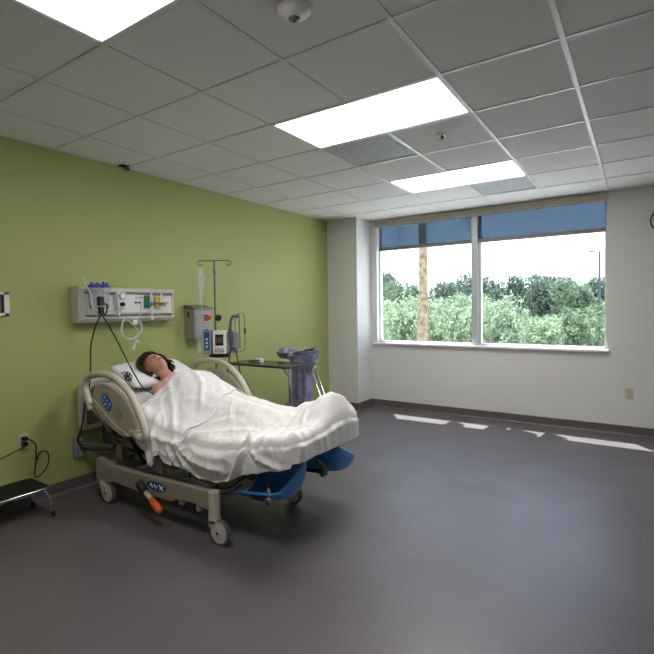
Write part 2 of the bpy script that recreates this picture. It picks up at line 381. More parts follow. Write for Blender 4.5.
# ------------------------------------------------------------------ outdoors
GZ = -4.0
bm = BM(); box(bm, (-90, YW+.6, GZ-.2), (60, 140, GZ)); gd = struct('ground', bm, m_pave)
bm = BM(); box(bm, (-60, 76, GZ), (30, 120, GZ+.05)); struct('ground_lawn', bm, mat('lawn', srgb(150, 170, 110), .95, var=.3, vscale=.6, bump=.5, bscale=3))
bm = BM(); prism(bm, [(-7, YW+.25, 3.0), (3, YW+.25, 3.0), (3, 6.655, 3.0), (-1.55, 6.70, 3.0), (-7, 6.64, 3.0)], (0, 0, .12))  # unseen overhang, added to limit the sun band on the floor
for xa, xb in ((-2.86, -2.62), (-2.38, -2.20), (-2.13, -1.80), (-1.76, -1.50)): prism(bm, [(xa, YW+.25, 3.0), (xb, YW+.25, 3.0), (xb, 6.80, 3.0), (xa+.05, 6.96, 3.0)], (0, 0, .10))  # tabs added past its edge to break the sun band into patches
struct('unseen_sun_blocker', bm, m_sunblock)
# palm with trunk in front of the window, crown above
PX, PY = -8.184, 20.
t = thing('palm_tree', 'tall palm with rough tan trunk crossing the left window pane', 'palm tree', (PX, PY, GZ))
bm = BM(); pts = []; rs = []
for i in range(48):
    z = GZ+i*.24; pts.append((PX+.10*math.sin(z*.35+.5)-.02, PY, z)); rr = .205+.045*math.exp(-((z-.3)/1.1)**2)-.006*(z-1) ; rs.append(rr*(1+.05*((i % 2)*2-1)+.03*noise.noise(V((i*.7, 1, 2)))))
tube(bm, pts, .2, 14, rs=rs); obj('trunk', bm, m_palm, t, smooth=True)
top = V(pts[-1]); bm = BM(); rnd = random.Random(3)
for k in range(30):
    a = k*2.399; el = -.5+1.5*(k/30); L = 2.8+rnd.random()*.8; d = V((math.cos(a), math.sin(a), 0))
    spine = [top + d*(L*q*math.cos(el*(1-q*.2))) + V((0, 0, L*(q*math.sin(el)+.25*q-1.0*q*q*.8))) for q in [j/12 for j in range(13)]]
    tube(bm, spine, .03, 5, rs=[.04*(1-j/13)+.006 for j in range(13)])
    sd = d.cross(V((0, 0, 1)))
    for j in range(2, 13):
        for s in (-1, 1):
            for o in (0, .5):
                p = spine[j] if o == 0 else (spine[j]+spine[j-1])/2; ll = .75*math.sin(PI*(j/13.5))+.12
                tip = p + sd*s*ll*.85 + d*ll*.45 + V((0, 0, -ll*.45)); b = d*.03
                bm.faces.new([bm.verts.new(p-b), bm.verts.new(p+b), bm.verts.new(tip)])
obj('fronds', bm, m_frond, t)
# lamp post
LPX, LPY = -3.55, 55.
d0 = 55.
t = thing('street_lamp', 'tall slim parking lot lamp post at the right of the window view', 'lamp post', (LPX, LPY, GZ))
bm = BM(); cyl(bm, (LPX, LPY, GZ), (LPX, LPY, 6.75), .11, .085, 10); obj('pole', bm, m_pole, t)
bm = BM(); tube(bm, smoothpts([(LPX, LPY, 6.7), (LPX-.04, LPY, 6.86), (LPX-.2, LPY, 6.90), (LPX-.35, LPY, 6.90)], 4), .05, 8); obj('arm', bm, m_pole, t)
bm = BM(); box(bm, (LPX-.95, LPY-.15, 6.84), (LPX-.3, LPY+.15, 6.94)); obj('lamp_head', bm, m_pole, t, bevel=.03)

def crown(seed, n, blobs, leaf):
    rnd = random.Random(seed); bm = BM()
    for (cx, cy, cz, r, rz) in blobs:
        k = int(n*r*r)
        for i in range(k):
            u = rnd.uniform(-1, 1); a = rnd.uniform(0, 2*PI); s = math.sqrt(1-u*u); q = rnd.uniform(.55, 1.08)**.5
            p = V((cx+r*q*s*math.cos(a), cy+r*q*s*math.sin(a), cz+rz*q*u))
            p += V((noise.noise(p*1.3), noise.noise(p*1.3+V((9, 0, 0))), noise.noise(p*1.3+V((0, 9, 0)))))*.45
            x = V((rnd.gauss(0, 1), rnd.gauss(0, 1), rnd.gauss(0, .7))).normalized(); y = x.cross(V((rnd.gauss(0, 1), rnd.gauss(0, 1), rnd.gauss(0, 1)))).normalized()
            L = leaf*rnd.uniform(.6, 1.3); Wd = L*.45
            bm.faces.new([bm.verts.new(p-x*L), bm.verts.new(p+y*Wd), bm.verts.new(p+x*L), bm.verts.new(p-y*Wd)])
    return bm
def blobset(seed, R, Hh, n):
    rnd = random.Random(seed); out = [(0, 0, Hh*.62, R*.62, Hh*.33)]
    for i in range(n):
        a = rnd.uniform(0, 2*PI); q = rnd.uniform(.3, .75)*R; z = Hh*rnd.uniform(.28, .86); r = R*rnd.uniform(.26, .44)
        out.append((q*math.cos(a), q*math.sin(a), z, r, r*rnd.uniform(.6, .9)))
    return out
def tree_proto(seed, R, Hh, m, nblob, dens, leaf):
    t = bpy.data.objects.new('tree', None); COL.objects.link(t)
    bs = blobset(seed, R, Hh, nblob)
    obj('foliage', crown(seed, dens, bs, leaf), m, t)
    bm = BM(); rnd = random.Random(seed+50)
    tube(bm, smoothpts([(0, 0, 0), (.1, .05, Hh*.2), (-.05, .1, Hh*.45), (0, 0, Hh*.7)], 4), .2, 8, rs=[.26*(1-i/14) for i in range(13)])
    for b in bs[1:8]:
        h0 = Hh*rnd.uniform(.15, .35); tube(bm, smoothpts([(0, 0, h0), (b[0]*.5, b[1]*.5, (h0+b[2])*.5-.1), (b[0], b[1], b[2])], 4), .08, 6, rs=[.11*(1-i/10) for i in range(9)])
    obj('trunk', bm, m_bark, t); return t
P1 = tree_proto(11, 4.2, 8.0, m_leafd, 18, 150, .24)
P2 = tree_proto(12, 3.6, 7.4, m_leafm, 16, 150, .22)
P3 = tree_proto(13, 4.0, 5.0, m_leafl, 20, 150, .20)
P4 = tree_proto(14, 3.4, 8.6, m_leafd, 22, 120, .24)
used = set()
def place_tree(proto, x, y, h, sc, rz, label):
    if proto not in used: used.add(proto); r = proto; kids = []
    else:
        r = proto.copy(); COL.objects.link(r)
        for ch in proto.children:
            c = ch.copy(); COL.objects.link(c); c.parent = r
    r.location = (x, y, GZ); r.rotation_euler = (0, 0, rz); r.scale = (sc, sc, h)
    tag(r, label, 'tree', 'trees beyond the window')
def PXY(px, Y):      # ground position seen at that bearing and distance
    d = F + R2*((px-324.7)/472.31); k = Y/d.y; return d.x*k
def ztop(Y, py, px):  # height scale helper
    d = F + R2*((px-324.7)/472.31) + U2*((321.78-py)/472.31); return 1.4523 + d.z*Y/d.y - GZ
# (proto, height of proto, px, distance, top py, width scale)
rows = [

 (P1, 8.0, 360, 60, 272, 0.81, 'dark tree hidden partly by the left window jamb'),
 (P1, 8.0, 385, 80, 273, 1.08, 'dark tree at the left edge of the window view'),
 (P2, 7.4, 408, 70, 281, 0.95, 'dark green tree just left of the palm trunk'),
 (P1, 8.0, 440, 60, 284, 0.81, 'green tree between the palm trunk and the mullion'),
 (P4, 8.6, 462, 80, 282, 1.08, 'rounded dark tree left of the mullion'),
 (P1, 8.0, 486, 70, 278, 0.95, 'dark tree just right of the mullion'),
 (P4, 8.6, 508, 60, 272, 0.81, 'tall dark tree in the left half of the right pane'),
 (P4, 8.6, 536, 80, 271, 1.08, 'dark tree in the middle of the right pane'),
 (P1, 8.0, 556, 70, 277, 0.95, 'dark tree just right of the middle of the right pane'),
 (P2, 7.4, 578, 60, 280, 0.81, 'mid green tree left of the lamp post'),
 (P1, 8.0, 601, 80, 279, 1.08, 'dark tree behind the lamp post'),
 (P4, 8.6, 626, 70, 276, 0.95, 'dark tree right of the lamp post'),
 (P3, 5.0, 392, 42, 302, 0.88, 'pale green bushy tree at the lower left of the window view'),
 (P3, 5.0, 414, 34, 306, 0.71, 'pale green bushy tree behind the palm trunk'),
 (P3, 5.0, 437, 50, 299, 1.05, 'pale green bushy tree right of the palm trunk'),
 (P3, 5.0, 462, 42, 300, 0.88, 'pale green bushy tree left of the mullion'),
 (P3, 5.0, 489, 34, 300, 0.71, 'pale green bushy tree right of the mullion'),
 (P3, 5.0, 523, 50, 316, 1.05, 'low pale green tree in the lower middle of the right pane'),
 (P3, 5.0, 553, 42, 320, 0.88, 'low pale green tree right of the middle of the right pane'),
 (P2, 7.4, 590, 34, 305, 0.57, 'green tree in front of the lamp post'),
 (P3, 5.0, 606, 50, 330, 1.05, 'small pale bush at the right edge of the window view'),
]
for i, (p, h0, px, Y, py, sc, lb) in enumerate(rows):
    place_tree(p, PXY(px, Y), Y, ztop(Y, py, px)/(h0*.97), sc, i*1.7, lb)

# ------------------------------------------------------------------ wall fittings
def outlet(loc, nrm, label, holes=True):
    loc, nrm = V(loc), V(nrm); side = V((0, 0, 1)).cross(nrm); Rm = Matrix((side, nrm, V((0, 0, 1)))).transposed()
    t = thing('wall_outlet', label, 'outlet', loc)
    def b(bm, a, c):
        vs = box(bm, a, c)
        for v in vs: v.co = loc + Rm @ v.co
    bm = BM(); b(bm, (-.038, 0, -.06), (.038, .006, .06)); obj('cover_plate', bm, m_offw, t, bevel=.003)
    for s in (-1, 1):
        bm = BM(); b(bm, (-.017, .004, s*.021-.015), (.017, .009, s*.021+.015)); rc = obj('receptacle', bm, m_offw, t, bevel=.004)
        bm = BM(); b(bm, (-.008, .0088, s*.021-.004), (-.005, .0095, s*.021+.006)); b(bm, (.005, .0088, s*.021-.004), (.008, .0095, s*.021+.006)); b(bm, (-.002, .0088, s*.021-.011), (.002, .0095, s*.021-.007))
        obj('slots', bm, m_dark, rc)
    return t
outlet((-.113, YW, .459), (0, -1, 0), 'ivory duplex outlet low on the white wall right of the window')
outlet((XG, 1.648, .490), (1, 0, 0), 'ivory duplex outlet on the green wall above the step stool, with two plugs')
# plugs and cords
bm = BM(); box(bm, (XG+.009, 1.632, .497), (XG+.045, 1.664, .525)); tube(bm, smoothpts([(XG+.045, 1.648, .511), (XG+.075, 1.665, .505), (XG+.06, 1.705, .46), (XG+.04, 1.72, .40), (XG+.035, 1.715, .30), (XG+.05, 1.70, .22), (XG+.06, 1.72, .21), (XG+.06, 1.78, .26), (XG+.04, 1.81, .33), (XG+.035, 1.79, .385), (XG+.035, 1.74, .375), (XG+.04, 1.725, .33)], 6), .0045, 8)
tag(obj('electric_lead', bm, m_black), 'black power cord looping down from the upper plug behind the stool', 'power lead')
bm = BM(); box(bm, (XG+.009, 1.632, .455), (XG+.045, 1.664, .483)); tube(bm, smoothpts([(XG+.045, 1.648, .468), (XG+.07, 1.62, .46), (XG+.05, 1.55, .43), (XG+.035, 1.45, .395), (XG+.03, 1.30, .36), (XG+.02, 1.1, .2), (XG+.06, .9, .008)], 6), .0045, 8)
tag(obj('electric_lead', bm, m_black), 'black power cord running left from the lower plug along the green wall', 'power lead')

# small framed panel at the left edge
t = thing('wall_display', 'small white framed panel with black inner border on the green wall', 'wall panel', (XG, 1.49, 1.43))
bm = BM()
y0, y1, z0, z1 = 1.40, 1.578, 1.428, 1.602
for p, q in (((y0, z0), (y1, z0+.022)), ((y0, z1-.022), (y1, z1)), ((y0, z0), (y0+.03, z1)), ((y1-.034, z0), (y1, z1))): box(bm, (XG, *p), (XG+.022, *q))
obj('frame', bm, m_white, t, bevel=.003)
bm = BM()
for p, q in (((y0+.03, z0+.022), (y1-.034, z0+.034)), ((y0+.03, z1-.034), (y1-.034, z1-.022)), ((y0+.03, z0+.022), (y0+.042, z1-.022)), ((y1-.05, z0+.022), (y1-.034, z1-.022))): box(bm, (XG, *p), (XG+.016, *q))
obj('inner_border', bm, m_black, t)
bm = BM(); box(bm, (XG, y0+.03, z0+.022), (XG+.010, y1-.034, z1-.022)); obj('panel_face', bm, m_tan, t)

# clock
cc = V((.069+.135, YW, 2.35)); t = thing('wall_clock', 'round black rimmed wall clock cut by the right edge', 'clock', cc)
bm = BM(); lathe(bm, [(0, 0), (.137, 0), (.137, .02), (.133, .03), (.125, .03), (.123, .012), (0, .012)], cc, (0, -1, 0), 48); obj('rim', bm, m_black, t)
bm = BM(); lathe(bm, [(0, .012), (.124, .012), (.124, .014), (0, .014)], cc, (0, -1, 0), 48); fc = obj('face', bm, m_white, t)
for i in range(12):
    bm = BM(); a = i*PI/6; c = cc+V((math.sin(a)*.105, -.0145, math.cos(a)*.105)); box(bm, c-V((.003, .001, .010)), c+V((.003, .0005, .010)), Matrix.Rotation(a, 3, 'Y')); obj('hour_mark', bm, m_black, fc)
for L_, a, w_ in ((.06, 5.2, .005), (.09, 1.1, .0035)):
    bm = BM(); c = cc+V((0, -.018, 0)); box(bm, c+V((-w_, -.001, -.01)), c+V((w_, .001, L_)), Matrix.Rotation(a, 3, 'Y'), c); obj('hand', bm, m_black, t)
bm = BM(); cyl(bm, cc+V((0, -.012, 0)), cc+V((0, -.022, 0)), .006); obj('hub', bm, m_black, t)

# ------------------------------------------------------------------ headwall unit
HX = -3.70
t = thing('headwall_unit', 'long white medical service panel on the green wall above the bed', 'service panel', (XG, 2.54, 1.36))
bm = BM()
Y0, Y1, Z0, Z1 = 2.03, 2.965, 1.355, 1.660
back = [(Y0, Z0), (Y1, Z0), (Y1, Z1), (Y0, Z1)]
mid = [(Y0+.005, Z0+.005), (Y1-.005, Z0+.005), (Y1-.005, Z1-.005), (Y0+.005, Z1-.005)]
fr = [(Y0+.03, Z0+.035), (Y1-.03, Z0+.035), (Y1-.03, Z1-.03), (Y0+.03, Z1-.03)]
inn = [(Y0+.045, Z0+.05), (Y1-.045, Z0+.05), (Y1-.045, Z1-.045), (Y0+.045, Z1-.045)]
rg = [[bm.verts.new((x, *p)) for p in q] for x, q in ((XG, back), (HX-.035, mid), (HX, fr), (HX, inn), (HX-.012, inn))]
for A, B in zip(rg, rg[1:]):
    for i in range(4): bm.faces.new((A[i], A[(i+1) % 4], B[(i+1) % 4], B[i]))
bm.faces.new(rg[0][::-1]); bm.faces.new(rg[-1]); obj('housing', bm, m_hw, t, bevel=.014, seg=3)
bm = BM(); box(bm, (HX-.0119, Y0+.055, Z0+.075), (HX-.004, Y1-.055, Z1-.07)); fp = obj('face_panel', bm, m_hwp, t, bevel=.002)
for z in (Z0+.062, Z1-.058):
    bm = BM(); box(bm, (HX-.011, Y0+.05, z-.006), (HX+.004, Y1-.05, z+.006)); obj('mounting_rail', bm, m_grey, t)
for yy in (Y0+.07, Y1-.07):
    for z in (Z0+.062, Z1-.058): bm = BM(); cyl(bm, (HX, yy, z), (HX+.007, yy, z), .006, n=10); obj('screw', bm, m_dark, t)
bm = BM(); box(bm, (HX-.006, 2.37, 1.44), (HX, 2.64, 1.60)); ip = obj('outlet_plate', bm, m_white, t, bevel=.003)
for yy, zz in ((2.53, 1.525), (2.565, 1.525), (2.54, 1.57), (2.58, 1.57)):
    bm = BM(); box(bm, (HX-.002, yy-.012, zz-.008), (HX+.002, yy+.012, zz+.008)); obj('socket', bm, m_dark if zz < 1.55 else m_offw, ip)
# wall-side things on the panel
t = thing('suction_regulator', 'white suction regulator with round gauge on the service panel', 'regulator', (HX, 2.36, 1.53))
bm = BM(); box(bm, (HX, 2.325, 1.475), (HX+.05, 2.405, 1.615)); obj('body', bm, m_white, t, bevel=.01)
bm = BM(); lathe(bm, [(0, 0), (.030, 0), (.030, .018), (.027, .022), (.025, .018), (0, .018)], (HX+.05, 2.365, 1.58), (1, 0, 0)); g_ = obj('gauge', bm, m_chrome, t)
bm = BM(); lathe(bm, [(0, .0185), (.025, .0185), (.025, .0195), (0, .0195)], (HX+.05, 2.365, 1.58), (1, 0, 0)); obj('dial', bm, m_white, g_)
bm = BM(); lathe(bm, [(0, 0), (.019, 0), (.016, .024), (0, .026)], (HX+.05, 2.365, 1.51), (1, 0, 0), 16); obj('knob', bm, m_black, t)
bm = BM(); cyl(bm, (HX+.03, 2.345, 1.48), (HX+.03, 2.345, 1.40), .008, .006, 10); obj('hose_barb', bm, m_white, t)
def flowmeter(y, col, label, up):
    t = thing('flowmeter', label, 'flowmeter', (HX, y, 1.52), 'flowmeters on the service panel')
    bm = BM(); box(bm, (HX, y-.036, 1.475 if up else 1.49), (HX+.025, y+.014, 1.585 if up else 1.58)); obj('connector', bm, col, t, bevel=.005)
    bm = BM(); box(bm, (HX+.02, y-.008, 1.495), (HX+.05, y+.046, 1.53)); cyl(bm, (HX+.04, y+.02, 1.51), (HX+.075, y+.03, 1.515), .016, .013, 12); obj('valve_body', bm, m_chrome, t, bevel=.003)
    for k in range(3):
        a = 2*PI*k/3+.3; bm = BM(); c = V((HX+.078, y+.03, 1.515)); tube(bm, [c, c+V((.004, math.cos(a)*.026, math.sin(a)*.026))], .008, 8); obj('knob_arm', bm, col, t)
    bm = BM(); cyl(bm, (HX+.04, y+.018, 1.53), (HX+.04, y+.018, 1.645 if up else 1.64), .008, n=12); obj('sight_tube', bm, m_tubing, t)
    if up:
        bm = BM(); cyl(bm, (HX+.04, y+.018, 1.495), (HX+.04, y+.018, 1.40), .006, n=10); lathe(bm, [(0, 0), (.004, 0), (.014, -.02), (.014, -.03), (0, -.03)], (HX+.04, y+.018, 1.40), n=12); obj('nozzle', bm, m_white, t)
flowmeter(2.645, m_greenp, 'green flowmeter with clear sight tube on the service panel', True)
flowmeter(2.755, m_yellow, 'yellow flowmeter at the right end of the service panel', False)
for k, (y, lb) in enumerate(((2.115, 'clear suction canister with blue lid at the left end of the service panel'), (2.195, 'clear suction canister with blue lid right beside the leftmost one'))):
    t = thing('suction_canister', lb, 'canister', (HX+.07, y, 1.48), 'clear suction canisters')
    bm = BM(); lathe(bm, [(0, 0), (.040, 0), (.048, .15), (.050, .17), (.046, .17), (.038, .006), (0, .006)], (HX+.062, y, 1.475), n=28); obj('jar', bm, m_clear, t, smooth=True)
    bm = BM(); lathe(bm, [(0, .168), (.052, .168), (.052, .185), (.03, .19), (0, .19)], (HX+.062, y, 1.475), n=28)
    obj('lid', bm, m_lidblue, t)
    bm = BM()
    for j in range(4):
        a = j*1.6+k; cyl(bm, (HX+.062+.026*math.cos(a), y+.026*math.sin(a), 1.66), (HX+.062+.026*math.cos(a), y+.026*math.sin(a), 1.675+.02*((j*7+k) % 3)/2), .011, .008, 10)
    obj('ports', bm, m_lidblue, t)
    bm = BM(); box(bm, (HX, y-.02, 1.60), (HX+.016, y+.02, 1.63)); obj('bracket', bm, m_white, t)
bm = BM()
for k, pts in enumerate(([(HX+.06, 2.12, 1.675), (HX+.05, 2.07, 1.72), (HX+.05, 2.03, 1.70), (HX+.10, 2.06, 1.60), (HX+.12, 2.07, 1.48), (HX+.11, 2.15, 1.425), (HX+.10, 2.24, 1.45), (HX+.04, 2.34, 1.42), (HX+.032, 2.345, 1.405)],)):
    tube(bm, smoothpts(pts, 8), .006, 8)
tag(obj('suction_tubing', bm, m_tubing), 'clear tubing looping from the canisters to the regulator', 'tubing')
# coil of clear tubing hanging below
bm = BM(); pts = [V((HX+.05, 2.545, 1.50)), V((HX+.055, 2.54, 1.45)), V((HX+.06, 2.52, 1.40))]
for i in range(44):
    a = 1.2+i*2*PI/20; r = .088+.006*math.sin(i*.9); pts.append(V((HX+.055+.0028*i*.25, 2.432+r*math.cos(a)*1.08, 1.305+r*math.sin(a)*1.05)))
pts += [V((HX+.07, 2.49, 1.29)), V((HX+.07, 2.475, 1.22)), V((HX+.07, 2.465, 1.175))]
tube(bm, smoothpts(pts, 3), .0055, 8)
cyl(bm, (HX+.07, 2.465, 1.18), (HX+.07, 2.445, 1.115), .011, .014, 12); tube(bm, [(HX+.07, 2.465, 1.19), (HX+.07, 2.50, 1.185), (HX+.07, 2.51, 1.165)], .008, 8)
tag(obj('tubing_coil', bm, m_tubing), 'round coil of clear tubing hanging below the service panel', 'tubing')
bm = BM(); box(bm, (HX+.055, 2.445, 1.335), (HX+.085, 2.485, 1.375)); tag(obj('tube_clip', bm, m_white, bevel=.006), 'small white clip holding the clear tubing coil', 'clip')
# adapters and cords
bm = BM(); box(bm, (HX+.115, 2.105, 1.50), (HX+.145, 2.15, 1.57)); box(bm, (HX+.115, 2.11, 1.43), (HX+.15, 2.145, 1.485)); tube(bm, smoothpts([(HX+.13, 2.14, 1.52), (HX+.15, 2.17, 1.50), (HX+.13, 2.165, 1.43), (HX+.12, 2.13, 1.42)], 5), .007, 8)
pa = obj('power_adapter', bm, m_black, bevel=.004); tag(pa, 'black power plug adapters at the left end of the service panel', 'adapter')
bm = BM(); tube(bm, smoothpts([(HX+.13, 2.125, 1.425), (-3.60, 2.10, 1.34), (-3.63, 2.075, 1.20), (-3.63, 2.065, 1.08), (-3.60, 2.045, .97), (-3.58, 2.02, .86), (-3.585, 1.99, .76), (-3.63, 1.995, .62), (-3.69, 2.0, .50), (-3.75, 2.01, .43), (-3.76, 2.04, .37)], 8), .006, 8)
tag(obj('monitor_cable', bm, m_black), 'black cable dropping from the service panel behind the bed head', 'cable')
bm = BM(); tube(bm, smoothpts([(HX+.13, 2.13, 1.43), (-3.44, 2.145, 1.28), (-3.262, 2.15, 1.06), (-3.16, 2.15, .95), (-3.09, 2.16, .875), (-3.03, 2.2, .83)], 8), .005, 8)
for k in range(5):
    c = V((-3.305+.012*k, 2.145+.01*(k % 3), .985-.006*k)); r = .020+.006*(k % 3)
    tube(bm, [c+V((math.cos(a)*r*.9, .012*math.sin(a*2+k), math.sin(a)*r-.02)) for a in [j*2*PI/18 for j in range(18)]], .0035, 6, closed=True)
tag(obj('sensor_cable', bm, m_black), 'black cable running diagonally to the patient with a tied bundle', 'cable')

# ------------------------------------------------------------------ wall cabinet
t = thing('wall_cabinet', 'grey metal wall box with a sloped lid left of the infusion stand', 'cabinet', (XG, 3.36, 1.18))
bm = BM(); box(bm, (XG, 3.17, 1.165), (XG+.15, 3.40, 1.465)); obj('body', bm, m_cab, t, bevel=.005)
bm = BM(); box(bm, (XG+.151, 3.185, 1.18), (XG+.158, 3.385, 1.42)); obj('door', bm, m_cab, t, bevel=.003)
bm = BM(); prism(bm, [(XG, 3.165, 1.47), (XG+.17, 3.165, 1.455), (XG+.17, 3.165, 1.475), (XG+.02, 3.165, 1.505), (XG, 3.165, 1.505)], (0, .24, 0)); obj('lid', bm, m_grey, t, bevel=.003)
bm = BM(); box(bm, (XG+.159, 3.28, 1.34), (XG+.161, 3.345, 1.405)); obj('picture_label', bm, m_red, t)
bm = BM(); box(bm, (XG+.05, 3.1695, 1.38), (XG+.08, 3.1705, 1.43)); obj('side_slot', bm, m_dark, t)
bm = BM(); lathe(bm, [(0, 0), (.023, 0), (.021, .012), (0, .014)], (XG+.158, 3.365, 1.375), (1, 0, 0), 20); obj('orange_knob', bm, m_orange, t)

# ------------------------------------------------------------------ infusion stand
IX, IY = -3.41, 3.19
t = thing('infusion_stand', 'chrome infusion stand with a two hook top bar behind the bed', 'infusion stand', (IX, IY, 0))
bm = BM(); cyl(bm, (IX, IY, .06), (IX, IY, 1.20), .0125, n=14); cyl(bm, (IX, IY, 1.2), (IX, IY, 1.925), .009, n=14); cyl(bm, (IX, IY, 1.80), (IX, IY, 1.83), .014, n=12); obj('pole', bm, m_grey, t)
bd = V((R2.x, R2.y, 0)).normalized()
for s in (-1, 1):
    bm = BM(); c = V((IX, IY, 1.925)); e = c + bd*s*.135
    tube(bm, [c, c+bd*s*.05, e] + arc(e-V((0, 0, .024)), .024, PI/2, PI/2-s*PI*1.4, 10, bd, (0, 0, 1))[1:], .0045, 8); obj('hook', bm, m_grey, t)
bm = BM()
for k in range(5):
    a = k*2*PI/5+.3; tube(bm, [(IX, IY, .085), (IX+.2*math.cos(a), IY+.2*math.sin(a), .065)], .013, 8)
obj('base', bm, m_grey, t)
for k in range(5):
    a = k*2*PI/5+.3; bm = BM(); c = V((IX+.2*math.cos(a), IY+.2*math.sin(a), .027)); cyl(bm, c-V((math.sin(a), -math.cos(a), 0))*.01, c+V((math.sin(a), -math.cos(a), 0))*.01, .027, n=16); cyl(bm, c+V((0, 0, .01)), c+V((0, 0, .05)), .008, n=8); obj('caster', bm, m_black, t)
bm = BM(); lathe(bm, [(0, 0), (.032, 0), (.028, .03), (0, .03)], V((IX, IY, 1.375))+bd*.03-V((F.x, F.y, 0)).normalized()*.0, -V((F.x, F.y, 0)), 20); obj('clamp_knob', bm, m_black, t)
# drip line
bagp = V((IX, IY, 0)) - bd*.135
t = thing('drip_line', 'clear drip chamber and tubing hanging from the left hook', 'drip line', bagp+V((0, 0, 1.5)))
bm = BM(); b0 = bagp+V((0, 0, 1.872))
vs = []
for i in range(13):
    z = -.0-.28*i/12; w_ = .024*math.sin(PI*min(1, (i+1.2)/13.5))**.5+.004; dp = .018*math.sin(PI*(i+.8)/13.6)+.003
    vs.append([bm.verts.new(b0+bd*w_*math.cos(a)+V((F.x, F.y, 0))*dp*math.sin(a)+V((0, 0, z))) for a in [j*2*PI/14 for j in range(14)]])
for A, B in zip(vs, vs[1:]):
    for j in range(14): bm.faces.new((A[j], A[(j+1) % 14], B[(j+1) % 14], B[j]))
bm.faces.new(vs[0][::-1]); bm.faces.new(vs[-1]); obj('bag', bm, m_clear, t, smooth=True)
bm = BM(); cyl(bm, b0+V((0, 0, -.28)), b0+V((0, 0, -.36)), .012, .010, 12); obj('drip_chamber', bm, m_clear, t)
bm = BM(); cyl(bm, b0+V((0, 0, -.01)), b0+V((0, 0, .03)), .003, n=6); obj('hanging_loop', bm, m_clear, t)
bm = BM(); tube(bm, smoothpts([b0+V((0, 0, -.36)), b0+V((.02, 0, -.45)), b0+bd*.03+V((0, 0, -.55)), b0+bd*.05+V((0, 0, -.60)), b0+bd*.06+V((0, 0, -.66))], 6), .003, 6)
tube(bm, smoothpts([b0+bd*.02+V((0, 0, -.02)), b0+bd*.035+V((0, 0, -.12)), b0+bd*.015+V((0, 0, -.2)), b0+bd*.01+V((0, 0, -.3))], 6), .004, 6)
for q in (-.05, -.10, -.17, -.24): bmz = b0+bd*(.015 if q != -.17 else .03)+V((0, 0, q)); cyl(bm, bmz, bmz+V((0, 0, -.015)), .007, n=8)
obj('tubing', bm, m_tubing, t)
# pump modules, in the stand's own frame: s along bd, z up, d toward the viewer
nd = -V((F.x, F.y, 0)).normalized()
def lb(bm, s0, s1, z0, z1, d0, d1, base=V((IX, IY, 0))):
    vs = box(bm, (s0, d0, z0), (s1, d1, z1))
    for v in vs: c = v.co.copy(); v.co = base + bd*(c.x-.012) + nd*c.y + V((0, 0, c.z-.03))
t = thing('infusion_pump', 'white infusion pump with dark screen and side modules on the stand', 'infusion pump', (IX, IY, 1.06))
bm = BM(); lb(bm, .005, .133, 1.065, 1.285, .02, .11); obj('body', bm, m_white, t, bevel=.012)
bm = BM(); lb(bm, .032, .108, 1.145, 1.250, .108, .113); sc_ = obj('screen', bm, m_screen, t)
bm = BM()
for q in range(4): lb(bm, .040+.017*q, .047+.017*q, 1.165+.01*(q % 2), 1.225, .1125, .1135)
obj('screen_rows', bm, mat('screen_text', srgb(120, 96, 90), .4), sc_)
bm = BM(); lb(bm, .025, .118, 1.08, 1.130, .108, .114); kp = obj('keypad', bm, m_hwp, t)
bm = BM()
for i in range(5):
    for j in range(2): lb(bm, .031+.0175*i, .042+.0175*i, 1.086+.018*j, 1.098+.018*j, .1135, .1165)
obj('keys', bm, m_grey, kp)
bm = BM(); lb(bm, -.09, -.012, 1.06, 1.30, .02, .09); md = obj('channel_module', bm, m_cab, t, bevel=.008)
bm = BM(); lb(bm, -.077, -.027, 1.10, 1.275, .088, .096); cyl(bm, V((IX, IY, 1.255))-bd*.064+nd*.092, V((IX, IY, 1.275))-bd*.064+nd*.092, .010, .006, 12); obj('module_door', bm, m_pumpblue, md, bevel=.004)
bm = BM()
for q in range(3): lb(bm, -.060, -.044, 1.125+.035*q, 1.145+.035*q, .095, .098)
obj('module_buttons', bm, m_white, md)
bm = BM(); lb(bm, .142, .245, 1.07, 1.26, .02, .06); sm = obj('side_module', bm, m_cab, t, bevel=.006)
bm = BM()
for i in range(2):
    for q in range(6): cyl(bm, V((IX, IY, 1.095+.028*q))+bd*(.185+.025*i)+nd*.058, V((IX, IY, 1.095+.028*q))+bd*(.185+.025*i)+nd*.066, .006, n=10)
obj('module_leds', bm, m_grey, sm)
bm = BM(); lb(bm, -.035, .145, 1.03, 1.07, .0, .08); lb(bm, -.02, .02, 1.0, 1.2, -.02, .03); obj('clamp', bm, m_dark, t, bevel=.004)
bm = BM(); lb(bm, -.15, -.115, 1.08, 1.2, .03, .06); obj('holder', bm, m_clear, t)
